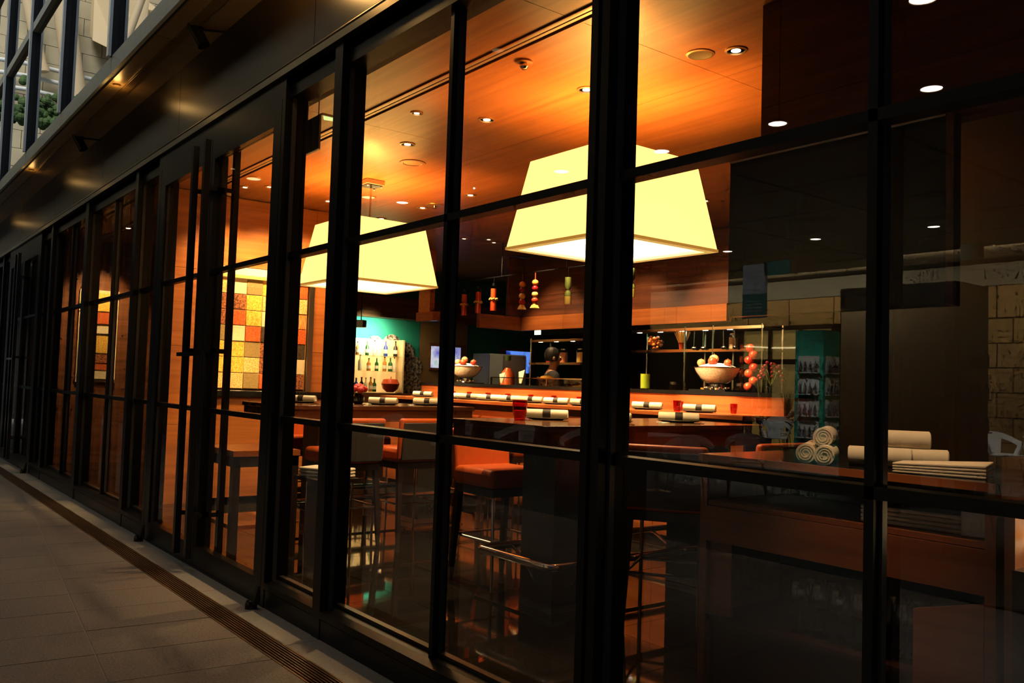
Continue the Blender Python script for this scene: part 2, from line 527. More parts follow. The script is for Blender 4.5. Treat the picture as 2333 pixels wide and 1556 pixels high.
def double_door(n, xl, xr, label):
    c = (xl + xr) / 2
    t = empty('door_%d' % n, (c, 0, 0), 0, label, 'door', kind='structure')
    h = (xr - xl) / 2
    box('threshold_bar', (-h, h, 0.0, 0.14, 0, 0.018), 'frame', t)
    box('head', (-h, h, 0.0, 0.14, TOP, 3.06), 'frame', t)
    for s in (-1, 1):
        def b(name, xa, xb, *r, m_='frame'):
            xa, xb = s * xa, s * xb
            if m_ == 'pane':
                return pane(name, (min(xa, xb), max(xa, xb), *r), t)
            return box(name, (min(xa, xb), max(xa, xb), *r), m_, t)
        b('stile', h - 0.118, h - 0.006, 0.0, 0.055, 0.02, TOP)
        b('stile', 0.004, 0.062, 0.0, 0.055, 0.02, TOP)
        b('top_rail', 0.062, h - 0.118, 0.0, 0.055, 2.785, TOP)
        b('bottom_rail', 0.062, h - 0.118, 0.0, 0.055, 0.02, 0.150)
        b('rail', 0.062, h - 0.118, 0.012, 0.055, ZU - BH, ZU)
        b('rail', 0.062, h - 0.118, 0.012, 0.055, ZL - BH, ZL)
        for (z0, z1) in ((0.150, ZL - BH), (ZL, ZU - BH), (ZU, 2.785)):
            b('pane', 0.062, h - 0.118, 0.036, 0.046, z0, z1, m_='pane')
        b('glazing_bead', h - 0.130, h - 0.118, 0.018, 0.036, 0.150, 2.785, m_='frame_bead')
        for yb in (-0.075, 0.130):
            pb = b('pull_bar', 0.100, 0.142, yb - 0.02, yb + 0.02, 0.085, 2.89, m_='handle_black')
            for z in (0.35, 1.45, 2.55):
                xa = s * 0.05; xb = s * 0.135
                box('standoff', (min(xa, xb), max(xa, xb), min(yb, 0.0) + 0.005, max(yb, 0.055) - 0.005, z, z + 0.03), 'handle_black', pb)
    box('lock_bar', (-0.18, 0.30, -0.120, -0.097, 1.425, 1.452), 'handle_black', t)
    return t

double_door(1, -7.186, -4.80, 'black glazed double door with full height pull bars')
double_door(2, -14.81, -12.42, 'far glazed double door seen nearly edge on')

# header, gutter lip and fascia
tag(box('trim_20', (-21, 0.6, 0.03, 0.16, 3.0, 3.10), 'frame'), 'black steel header running above every window', 'header', kind='structure')
g = MB(); g.tube([(-21, -0.012, 3.105), (0.6, -0.012, 3.105)], 0.012, 10); g.box(-21, 0.6, -0.02, 0.03, 3.055, 3.10)
tag(g.build('trim_21', 'gutter', smooth=True), 'shiny metal drip edge under the dark fascia', 'drip edge', kind='structure')
t = tag(box('wall_fascia', (-21, 0.6, 0.02, 0.30, 3.10, 3.66), 'frame'), 'dark bronze fascia band above the windows', 'fascia', kind='structure')
for i in range(9):
    x = 0.4 - 2.4 * i
    box('fascia_panel', (x - 2.394, x, -0.002, 0.02, 3.122, 3.650), 'fascia', t)
t = tag(box('ceiling_soffit', (-21, 0.6, -0.36, 0.30, 3.664, 3.72), 'dark_gap'), 'gold lit soffit strip under the upper floor edge', 'soffit', kind='structure')
for i in range(16):
    x = 0.3 - 1.31 * i
    box('soffit_panel', (x - 1.304, x, -0.168, -0.002, 3.650, 3.664), 'soffit', t)
    box('soffit_panel', (x - 1.304, x, -0.232, -0.172, 3.640, 3.664), 'soffit_edge', t)
    box('soffit_panel', (x - 1.304, x, -0.345, -0.236, 3.652, 3.664), 'soffit', t)
# upper floor: edge beam, curtain wall with fins
t = tag(box('trim_22', (-21, 0.6, -0.36, 0.2, 3.72, 3.80), 'dark_gap'), 'pale stone edge beam below the upper glazing', 'edge beam', kind='structure')
for i in range(11):
    x = 0.53 - 1.97 * i
    box('beam_panel', (x - 1.964, x, -0.385, -0.34, 3.665, 3.805), 'beam_stone', t)
t = empty('window_20', (0, -0.36, 3.8), 0, 'upper floor curtain wall with bright vertical fins above the soffit', 'curtain wall', kind='structure')
for i in range(11):
    x = 0.53 - 1.97 * i
    f = box('fin', (x - 0.020, x + 0.020, -0.035, 0.030, 0, 5.2), 'dark_gap', t)
    for (ya, yb) in ((-0.058, -0.035), (0.030, 0.050)):
        box('fin_cap', (x - 0.028, x + 0.028, ya, yb, 0, 5.2), 'aluminium', f)
    for (z0, z1) in ((0.0, 1.40), (1.50, 2.95), (3.05, 5.2)):
        box('pane', (x - 1.92, x - 0.03, 0.010, 0.020, z0, z1), 'upper_pane', t)
    box('transom', (x - 1.92, x - 0.05, -0.035, 0.05, 1.40, 1.50), 'beam_stone', t)
    box('transom', (x - 1.92, x - 0.05, -0.035, 0.05, 2.95, 3.05), 'beam_stone', t)
tag(box('wall_upper', (-21, 1.6, 0.3, 0.5, 3.72, 9.2), 'roof_mat'), 'dark wall behind the upper curtain wall glass', 'wall', kind='structure')
tag(box('roof', (-21, 1.6, 0.16, 13.2, 3.26, 3.40), 'roof_mat'), 'slab above the restaurant ceiling', 'roof', kind='structure')

# ------------------------------------------------------------------ ground outside
tag(box('ground', (-40, 6, -24, 0.0, -0.30, -0.045), 'drain_pit'), 'bedding below the paving in front of the restaurant', 'ground', kind='structure')
t = empty('pavement', (0, 0, 0), 0, 'speckled brown granite paving slabs outside the windows', 'paving', kind='structure')
ang = math.radians(-5.9)
ux, uy = math.cos(ang), math.sin(ang)
P0 = Vector((-3.937, -1.002))
def clip(poly, yc):
    out = []
    for i in range(len(poly)):
        a, b = poly[i], poly[(i + 1) % len(poly)]
        if a[1] <= yc: out.append(a)
        if (a[1] <= yc) != (b[1] <= yc):
            k = (yc - a[1]) / (b[1] - a[1])
            out.append((a[0] + (b[0] - a[0]) * k, yc))
    return out
far = MB()
for r_, (v0, v1) in enumerate(((0, 1.25), (-1.25, 0), (-2.5, -1.25))):
    for k in range(-40, 9):
        u0, u1 = k * 0.42 - 0.003 + 0.14 * r_ * 0, k * 0.42 + 0.411
        if k * 0.42 < -8.2: u0 = k * 0.42
        q = []
        for (u, v) in ((u0, v0 + 0.004), (u1, v0 + 0.004), (u1, v1 - 0.004), (u0, v1 - 0.004)):
            q.append((P0.x + u * ux - v * uy, P0.y + u * uy + v * ux))
        q = clip(q, -0.312)
        if len(q) < 3: continue
        if k * 0.42 < -8.2 or r_ == 2:
            far.prism(q, -0.045, 0.0)
        else:
            MB().prism(q, -0.045, random.uniform(-0.0012, 0.0)).build('paving_slab', 'paving', t)
o = far.build('far_paving_slabs', 'paving_far', t); o['kind'] = 'stuff'
MB().box(-26, 2, -3.6, -0.31, -0.045, -0.004).build('joint_bed', 'grout', t)
t = empty('trim_24', (0, 0, 0), 0, 'pale stone threshold strip along the foot of the windows', 'threshold', kind='structure')
for i in range(18):
    x = 1.0 - 1.26 * i
    box('threshold_slab', (x - 1.256, x, -0.172, 0.06, -0.045, 0.0), 'threshold', t)
# slot drain: channel and grate sections of thin bars
for i in range(17):
    x1 = 0.8 - 1.14 * i
    x0 = x1 - 1.136
    g = empty('drain_grate', ((x0 + x1) / 2, -0.24, 0), 0, 'bronze slotted drain grate, %s section from the camera end' % (ORD[i] if i < 16 else 'last'), 'drain', 'drain grates along the threshold')
    hx = (x1 - x0) / 2
    box('rim', (-hx, hx, -0.070, -0.060, -0.03, 0.001), 'grate', g)
    box('rim', (-hx, hx, 0.058, 0.066, -0.03, 0.001), 'grate', g)
    b = MB()
    for k in range(7):
        y = -0.050 + k * 0.0163
        b.box(-hx, hx, y, y + 0.0065, -0.03, 0.0)
    for k in range(int(2 * hx / 0.03)):
        xx = -hx + 0.012 + k * 0.03
        b.box(xx, xx + 0.006, -0.058, 0.058, -0.022, -0.006)
    o = b.build('bars', 'grate', g); o['kind'] = 'stuff'
# door stops on the threshold
for i, (x, y, l_) in enumerate(((-7.12, -0.05, 'small black door stop at the hinge side of the far leaf'), (-4.78, -0.06, 'small black door stop at the hinge side of the near leaf'), (-12.4, -0.05, 'small black door stop by the far double door'))):
    t = empty('door_stop', (x, y, 0), 0, l_, 'door stop', 'door stops')
    MB().lathe([(0.034, 0), (0.034, 0.022), (0.028, 0.042), (0.012, 0.048)], n=16).build('base', 'black_gloss', t, smooth=True)
    MB().prism_x([(-0.006, 0.03), (0.030, 0.03), (0.030, 0.13), (0.018, 0.13)], 0.012, 0.05).build('bracket', 'rubber', t)

# spot lamps on arms under the soffit
for i, x in enumerate((-5.80, -9.40)):
    t = empty('spot_lamp', (x, 0, 3.63), 0, ('black cylindrical spot lamp on an arm, nearer to the camera' if i == 0 else 'black cylindrical spot lamp on an arm, farther along the soffit'), 'spot lamp', 'exterior spot lamps')
    MB().tube([(0, 0.0, 0.0), (-0.09, -0.15, 0.005)], 0.008, 8).build('arm', 'frame', t, smooth=True)
    b = MB(); b.cyl((-0.10, -0.20, 0.02), (-0.05, -0.14, -0.115), 0.042, n=18); b.ball((-0.10, -0.20, 0.02), 0.042, 16)
    b.build('lamp_body', 'frame', t, smooth=True)
    MB().ball((-0.09, -0.155, 0.012), 0.022, 12).build('knuckle', 'frame', t, smooth=True)
# recessed soffit lamps that make the gold pools
for i, (x, e_) in enumerate(((-4.5, 42), (-7.55, 2.2), (-11.5, 1.2), (-15.4, 1.0))):
    t = empty('soffit_light', (x, -0.29, 3.651), 0, 'small recessed lamp in the soffit edge, %s from the camera end' % ORD[i], 'light', 'recessed soffit lamps')
    MB().lathe([(0.028, 0.0), (0.028, -0.012), (0.020, -0.012)], n=14).build('bezel', 'soffit_edge', t)
    MB().lathe([(0.019, -0.004), (0.019, -0.010)], n=14).build('lens', 'lamp_dim', t)
    light('soffit_bulb', 'POINT', (0, 0, -0.07), e_ * 0.35, (1.0, 0.55, 0.16), t, shadow_soft_size=0.03)

# ------------------------------------------------------------------ restaurant shell
t = tag(box('floor', (-20, 1.6, 0.14, 13, -0.06, -0.008), 'floor_joint'), 'polished dark tiled restaurant floor', 'floor', kind='structure')
ft = MB().box(0, 0.596, 0, 0.596, -0.02, 0.0).build('floor_tile', 'floor_tile', t)
ft.location = (-0.4, 0.2, 0)
for i in range(24):
    for j in range(7):
        if (i, j) != (0, 0): inst(ft, 'floor_tile', (-0.4 - 0.6 * i, 0.2 + 0.6 * j, 0), t)
b = MB()
for i in range(-3, 33):
    for j in range(22):
        if 0 <= i < 24 and j < 7: continue
        x, y = -0.4 - 0.6 * i, 0.2 + 0.6 * j
        b.box(x, x + 0.596, y, y + 0.596, -0.02, 0.0)
o = b.build('far_floor_tiles', 'floor_tile', t); o['kind'] = 'stuff'
tag(box('trim_25', (-20, 1.6, 0.125, 0.20, -0.06, 0.001), 'slot_metal'), 'brass floor strip along the inside of the windows', 'floor strip', kind='structure')

t = tag(box('ceiling', (-20, 1.6, 0.16, 13, 3.200, 3.262), 'ceiling_gap'), 'amber wood panelled restaurant ceiling', 'ceiling', kind='structure')
y_edges = [0.30, 0.865, 0.985, 2.15, 3.35, 4.55, 5.75, 6.95, 8.15, 9.35]
for j in range(len(y_edges) - 1):
    y0, y1 = y_edges[j], y_edges[j + 1]
    if j == 1:
        for (a, c_) in ((0.868, 0.880), (0.893, 0.914), (0.926, 0.948), (0.962, 0.982)):
            box('ceiling_slot_bar', (-20, 1.5, a, c_, 3.180 if a in (0.868, 0.962) else 3.190, 3.200), 'slot_metal' if a not in (0.868, 0.962) else 'ceiling_wood', t)
        continue
    for i in range(9):
        x = 1.5 - 2.4 * i
        box('ceiling_panel', (x - 2.396, x, y0 + 0.002, y1 - 0.002, 3.190, 3.200), 'ceiling_wood', t)
tag(box('trim_26', (-20, 1.6, 0.17, 0.30, 3.02, 3.20), 'pelmet'), 'dark pelmet above the glass inside', 'pelmet', kind='structure')

tag(box('wall_back', (-20, 1.6, 12.6, 12.8, 0, 3.2), 'tan_wall'), 'tan wall at the back of the restaurant', 'wall', kind='structure')
tag(box('wall_right', (1.5, 1.6, 0.16, 12.6, 0, 3.2), 'black_board'), 'dark side wall at the camera end of the restaurant', 'wall', kind='structure')
tag(box('wall_left', (-20, -19.8, 0.16, 12.6, 0, 3.2), 'walnut_y'), 'walnut side wall at the distant end of the restaurant', 'wall', kind='structure')
tag(box('wall_dark_screen', (-3.25, 1.5, 3.35, 3.45, 0, 3.19), 'black_board'), 'added dark partition keeping the space behind the napkin station black', 'wall', kind='structure')  # partition put in to keep this side of the room dark

# hanging bulkhead of dark walnut boards above the station
t = empty('wall_bulkhead', (0, 1.5, 2.42), 0, 'dark walnut bulkhead hanging from the ceiling above the station', 'bulkhead', kind='structure')
for k in range(3):
    z = k * 0.2567
    for (a, b_) in ((-2.56, -2.46), (-2.457, 1.45)):
        box('board', (a, b_, 0, 0.08, z, z + 0.2547), 'walnut', t)
t = empty('sign_board', (-2.14, 1.40, 1.66), 0, 'large black board hung below the walnut bulkhead', 'board')
box('panel', (-0.52, 0.52, 0, 0.05, 0, 0.755), 'black_board', t)
box('end_strip', (0.522, 0.552, -0.004, 0.054, 0, 0.755), 'walnut', t)
box('edge_strip', (-0.52, 0.52, -0.006, 0.0, 0.745, 0.758), 'steel', t)
for x in (-0.45, 0.45):
    box('bracket', (x - 0.03, x + 0.03, 0.05, 0.10, 0.60, 0.80), 'frame', t)

# ------------------------------------------------------------------ end wall with the patchwork of ingredient tiles
t = tag(box('wall_end', (-9.30, -9.03, 0.55, 2.55, 0, 3.19), 'walnut_y'), 'wood clad end wall holding the patchwork of ingredient tiles', 'wall', kind='structure')
for (y0, y1) in ((0.55, 0.80), (0.803, 1.075), (2.20, 2.55)):
    for k in range(4):
        box('wall_board', (-9.03, -9.01, y0, y1, k * 0.797, k * 0.797 + 0.793), 'cherry_y', t)
box('wall_board', (-9.03, -9.01, 1.078, 2.197, 2.46, 3.18), 'cherry_y', t)
box('steel_post', (-9.03, -8.97, 2.13, 2.19, 0, 2.46), 'steel', t)
box('cove', (-9.03, -8.99, 1.078, 2.128, 2.345, 2.45), 'cove_glow', t)
box('cove_lip', (-8.99, -8.975, 1.078, 2.128, 2.335, 2.37), 'tile_gold', t)
tiles = [['t_oats', 't_cream', 't_olive', 't_corn', 't_cream', 't_red'],
         ['t_brown', 't_brown', 't_corn', 't_oats', 't_brown', 't_oats'],
         ['t_brown', 't_red', 't_corn', 't_cream', 't_oats', 't_pasta'],
         ['t_olive', 't_cream', 't_red', 't_dark', 't_corn', 't_red'],
         ['t_corn', 't_corn', 't_olive', 't_brown', 't_oats', 't_dark'],
         ['t_corn', 't_corn', 't_oats', 't_brown', 't_cream', 't_cream'],
         ['t_oats', 't_oats', 't_olive', 't_red', 't_corn', 't_brown']]
for r_ in range(7):
    for c_ in range(6):
        y0 = 1.082 + c_ * 0.1735; z1 = 2.333 - r_ * 0.1665
        box('tile', (-9.03, -9.005 + random.uniform(0, 0.012), y0, y0 + 0.168, z1 - 0.161, z1), tiles[r_][c_], t, bevel=0.003)
for k in range(7):
    y0 = 1.079 + k * 0.1735
    box('tile_strip', (-9.03, -9.008, y0 - 0.0045, y0 + 0.0025, 1.167, 2.335), 'tile_gold', t)
# low sideboard under the tiles
t = empty('sideboard', (-8.80, 1.6, 0), 0, 'long cherry wood sideboard with a dark polished top under the ingredient tiles', 'sideboard')
box('body', (-0.15, 0.10, -0.55, 0.90, 0.08, 1.085), 'cherry_y', t)
box('plinth', (-0.13, 0.07, -0.55, 0.90, 0.0, 0.08), 'black_gloss', t)
box('top', (-0.15, 0.13, -0.57, 0.92, 1.087, 1.155), 'black_gloss', t, bevel=0.006)

# far lit display beyond
t = tag(box('wall_far_display', (-13.75, -13.5, 0.25, 3.9, 0, 3.19), 'walnut_y'), 'wood wall with the bright framed display near the far windows', 'wall', kind='structure')
t = empty('lit_display', (-13.5, 0.96, 1.15), 0, 'bright backlit display with amber and red bands seen through the far window', 'display')
box('frame', (0.0, 0.03, -0.26, 0.26, 0.0, 1.32), 'cream_wall', t)
for (z0, z1, m_) in ((1.02, 1.28, 't_corn'), (0.84, 1.0, 't_red'), (0.70, 0.80, 't_cream'), (0.42, 0.66, 't_corn'), (0.28, 0.40, 't_brown'), (0.18, 0.26, 't_red'), (0.05, 0.16, 't_cream')):
    box('panel', (0.03, 0.05, -0.24, 0.20, z0, z1), m_, t)
box('light_strip', (0.03, 0.045, 0.215, 0.25, 0.05, 1.28), 'shelf_glow', t)

d_ = None
# ------------------------------------------------------------------ pendant lamps
def pendant(x, y, label):
    t = empty('pendant_lamp', (x, y, 2.18), 0, label, 'lamp', 'square shaded pendant lamps')
    MB().frustum(0, 0, 0.012, 0.585, 0.478, 0.478, 0.378, 0.378, False, False).build('shade', 'shade', t)
    b = MB()
    for (a0, a1, c0, c1) in ((-0.48, 0.48, -0.48, -0.425), (-0.48, 0.48, 0.425, 0.48), (-0.48, -0.425, -0.425, 0.425), (0.425, 0.48, -0.425, 0.425)):
        b.box(a0, a1, c0, c1, 0.0, 0.012)
    b.build('rim', 'shade_rim', t)
    for (a0, a1, c0, c1) in ((-0.483, 0.483, -0.483, -0.479), (-0.483, 0.483, 0.479, 0.483), (-0.483, -0.479, -0.479, 0.479), (0.479, 0.483, -0.479, 0.479)):
        box('binding', (a0, a1, c0, c1, 0.0, 0.018), 'shade_binding', t)
    box('diffuser', (-0.425, 0.425, -0.425, 0.425, 0.022, 0.028), 'diffuser', t)
    b = MB()
    for k in range(4):
        c_, s_ = math.cos(k * PI / 2), math.sin(k * PI / 2)
        b.cyl((0, 0, 0.57), (0.378 * c_, 0.378 * s_, 0.57), 0.004, n=6)
    b.build('spider', 'chrome', t)
    MB().cyl((0, 0, 0.55), (0, 0, 0.97), 0.009, n=10).build('rod', 'chrome', t, smooth=True)
    cn = box('canopy', (-0.095, 0.095, -0.095, 0.095, 0.965, 1.008), 'slot_metal', t, bevel=0.003)
    box('canopy_plate', (-0.08, 0.08, -0.08, 0.08, 0.957, 0.966), 'black_gloss', cn)
    for sx in (-1, 1):
        for sy in (-1, 1):
            MB().ball((sx * 0.072, sy * 0.072, 0.952), 0.010, 10).build('screw', 'chrome', cn, smooth=True)
    light('bulb', 'POINT', (0, 0, 0.36), 105, (1.0, 0.30, 0.055), t, shadow_soft_size=0.06)
    light('table_bulb', 'SPOT', (0, 0, -0.01), 105, (1.0, 0.60, 0.24), t, spot_size=math.radians(110), spot_blend=0.8, shadow_soft_size=0.2)
    return t
pendant(-4.015, 1.92, 'square cream fabric pendant lamp over the table with the red tumbler')
pendant(-7.30, 1.94, 'square cream pendant lamp in front of the ingredient tile wall')

# ------------------------------------------------------------------ ceiling fittings
def downlight(x, y, label, m_='lamp_white', r=0.062, e_=0, grp='halogen ceiling downlights', z=3.19, col=(1.0, 0.66, 0.32)):
    t = empty('downlight', (x, y, z), 0, label, 'downlight', grp)
    MB().lathe([(r, 0.0), (r, -0.006), (r * 0.8, -0.009), (r * 0.78, 0.0)], n=20).build('trim', 'trim_ring', t, smooth=True)
    MB().lathe([(r * 0.42 if m_ == 'lamp_white' else r * 0.78, -0.0015), (r * 0.42 if m_ == 'lamp_white' else r * 0.78, -0.005)], n=18).build('lens', m_, t)
    if e_:
        light('downlight_bulb', 'SPOT', (0, 0, -0.03), e_, col, t, spot_size=math.radians(88), spot_blend=0.7, shadow_soft_size=0.05)
    return t
for i, (x, y, e_) in enumerate(((-3.0, 1.86, 10), (-4.03, 1.69, 0), (-4.98, 1.60, 210), (-5.94, 1.52, 120))):
    downlight(x, y, 'small halogen downlight, %s from the walnut bulkhead in the window row' % ORD[i], e_=e_)
for i, (x, y, e_) in enumerate(((-8.02, 1.07, 28), (-10.04, 1.06, 32), (-12.02, 0.95, 60), (-7.95, 2.26, 0), (-11.36, 2.34, 60))):
    downlight(x, y, ['pale round downlight just beyond the door, nearest the glass', 'pale round downlight above the second last window pair', 'pale round downlight at the far end of the window row',
                     'pale round downlight right behind the rod of the far pendant', 'pale round downlight on the ceiling past the tile wall'][i], 'lamp_dim' if i in (0, 3) else 'lamp_white', 0.085, e_, 'pale round ceiling lights')
for i, (x, y) in enumerate(((-9.11, 4.66), (-9.25, 4.85), (-7.41, 7.26), (-10.6, 4.2), (-11.6, 4.7))):
    downlight(x, y, 'tiny downlight deep in the room, %s counted from the counter' % ORD[i], 'lamp_white', 0.05, (16, 0, 10, 16, 20)[i], 'downlights deep in the room')
for i, y in enumerate((1.15, 1.6, 2.05)):  # three fill lights added to brighten the tile wall
    d = downlight(-8.45, y, 'added tilted fill light washing the ingredient tiles, %s from the glass' % ORD[i], 'lamp_white', 0.05, 0, 'added tile wall fill lights')
    light('washer_fill', 'SPOT', (0, 0, -0.04), 150, (1.0, 0.62, 0.24), d, spot_size=math.radians(85), spot_blend=0.8, shadow_soft_size=0.05).rotation_euler = Vector((-0.55, 0, -1.25)).to_track_quat('-Z', 'Y').to_euler()
d = downlight(-12.7, 0.95, 'added fill light aimed at the bright display near the far windows', 'lamp_white', 0.05, 0, 'added display fill light')  # spot added to brighten the far display
light('display_fill', 'SPOT', (0, 0, -0.04), 190, (1.0, 0.66, 0.28), d, spot_size=math.radians(70), spot_blend=0.8, shadow_soft_size=0.05).rotation_euler = Vector((-0.75, 0.0, -1.3)).to_track_quat('-Z', 'Y').to_euler()
d = downlight(-7.98, 1.32, 'added fill light aimed at the sideboard under the tiles', 'lamp_white', 0.05, 0, 'added sideboard fill light')  # spot added to brighten the sideboard front
light('sideboard_fill', 'SPOT', (0, 0, -0.04), 420, (1.0, 0.62, 0.24), d, spot_size=math.radians(44), spot_blend=0.8, shadow_soft_size=0.05).rotation_euler = Vector((-0.74, 0.05, -2.45)).to_track_quat('-Z', 'Y').to_euler()
downlight(-11.7, 7.4, 'added fill downlight before the tall grey cabinet', 'lamp_white', 0.05, 90, 'downlights deep in the room')  # extra downlight added to brighten the grey cabinet
t = empty('ceiling_speaker', (-3.17, 1.76, 3.19), 0, 'round recessed ceiling can with an olive metal cup near the bulkhead', 'ceiling can')
MB().lathe([(0.080, 0.0), (0.080, -0.005), (0.066, -0.008), (0.064, 0.0)], n=24).build('ring', 'trim_ring', t, smooth=True)
MB().lathe([(0.0645, -0.0075), (0.045, -0.004), (0.01, -0.003)], n=24, capb=False).build('cup', 'can_inside', t, smooth=True)
t = empty('smoke_detector', (-3.93, 1.10, 3.19), 0, 'small smoke detector dome on the ceiling close to the slot', 'detector')
MB().lathe([(0.055, 0.0), (0.052, -0.010), (0.035, -0.014)], n=20).build('base', 'ceiling_wood', t, smooth=True)
MB().lathe([(0.024, -0.012), (0.026, -0.032), (0.016, -0.045), (0.004, -0.047)], n=16).build('sensor', 'chrome', t, smooth=True)
t = empty('ceiling_vent', (-6.42, 1.86, 3.19), 0, 'round flush ceiling vent beyond the halogen row', 'vent')
MB().lathe([(0.115, 0.0), (0.112, -0.006), (0.085, -0.007), (0.08, -0.002)], n=24).build('ring', 'ceiling_wood', t, smooth=True)
MB().lathe([(0.078, -0.001), (0.078, -0.004)], n=24).build('disc', 'trim_ring', t)
t = empty('sprinkler', (-7.79, 2.97, 3.19), 0, 'sprinkler head with a round rose behind the far pendant', 'sprinkler')
MB().lathe([(0.10, 0.0), (0.098, -0.006), (0.05, -0.01)], n=22).build('rose', 'trim_ring', t, smooth=True)
MB().lathe([(0.016, -0.01), (0.010, -0.03), (0.024, -0.032), (0.024, -0.036)], n=12).build('head', 'chrome', t, smooth=True)
# emergency sign just inside the glass
t = empty('emergency_sign', (-5.07, 0.32, 2.73), 0, 'hanging emergency sign plate seen from behind just inside the door', 'sign')
box('plate', (-0.12, 0.10, -0.006, 0.006, 0.0, 0.215), 'grey_cab_dark', t)
box('edge', (-0.12, 0.10, -0.009, 0.009, -0.006, 0.0), 'aluminium', t)
b = box('lamp_housing', (0.02, 0.10, 0.01, 0.30, 0.213, 0.228), 'slot_metal', t)
MB().prism([(0.095, 0.02), (0.095, 0.28), (0.04, 0.05)], 0.204, 0.212).build('lit_window', 'exit_green', b)
for x in (-0.09, 0.07):
    MB().cyl((x, 0, 0.21), (x, 0, 0.46), 0.004, n=6).build('hanger', 'steel', t)

# ------------------------------------------------------------------ tables
def high_table(x0, x1, y0, y1, label, columns):
    cx = (x0 + x1) / 2
    t = empty('high_table', (cx, y0, 0), 0, label, 'table', 'dark wood high tables')
    hw = (x1 - x0) / 2; L = y1 - y0
    box('top', (-hw, hw, 0, L, 1.045, 1.08), 'table_wood', t, bevel=0.003)
    for (a, c_, d, e_) in ((-hw + 0.015, hw - 0.015, 0.015, 0.04), (-hw + 0.015, hw - 0.015, L - 0.04, L - 0.015), (-hw + 0.015, -hw + 0.04, 0.04, L - 0.04), (hw - 0.04, hw - 0.015, 0.04, L - 0.04)):
        box('apron', (a, c_, d, e_, 0.945, 1.045), 'table_wood', t)
    for cy in columns:
        box('column', (-0.145 + 0.195, 0.145 + 0.195, cy, cy + 0.30, 0.055, 0.945), 'stone_dark', t)
        box('column_foot', (-0.147 + 0.195, 0.147 + 0.195, cy - 0.002, cy + 0.302, 0.012, 0.055), 'steel', t)
    a = 0.34
    y_a, y_b = 0.08, L - 0.08
    bp_ = box('base_plate', (-a + 0.08, a + 0.12, y_a, y_b, 0.0, 0.010), 'floor_tile', t)
    for (q0, q1, q2, q3) in ((-a + 0.075, a + 0.125, y_a - 0.006, y_a), (-a + 0.075, a + 0.125, y_b, y_b + 0.006), (-a + 0.075, -a + 0.08, y_a, y_b), (a + 0.12, a + 0.125, y_a, y_b)):
        box('plate_edge', (q0, q1, q2, q3, 0.0, 0.012), 'chrome', bp_)
    rl = MB(); c0 = 0.05
    pts = []
    for (sx, yy) in ((-1, y_a), (1, y_a), (1, y_b), (-1, y_b)):
        for q in range(4):
            th = q / 3 * PI / 2
            k = [(-1, y_a), (1, y_a), (1, y_b), (-1, y_b)].index((sx, yy))
            base = PI + k * PI / 2
            ox = sx * (a - c0); oy = yy + (c0 if yy == y_a else -c0)
            pts.append((0.10 + ox + c0 * math.cos(base + th), oy + c0 * math.sin(base + th), 0.30))
    rl.tube(pts, 0.024, 12, closed=True)
    rl.build('foot_rail', 'chrome', t, smooth=True)
    for cy in columns:
        for sx in (-1, 1):
            MB().cyl((0.10 + sx * a, cy + 0.15, 0.30), (0.195 + sx * 0.145, cy + 0.15, 0.16), 0.009, n=8).build('rail_brace', 'chrome', t, smooth=True)
    MB().cyl((0.195, y_a, 0.30), (0.195, columns[0], 0.17), 0.009, n=8).build('rail_brace', 'chrome', t, smooth=True)
    return t
high_table(-4.57, -3.63, 1.105, 3.05, 'long dark wood high table with chrome foot rail under the near pendant', (0.18, 1.45))
high_table(-7.60, -6.62, 0.90, 2.75, 'dark wood high table with rose vase under the far pendant', (0.35, 1.35))

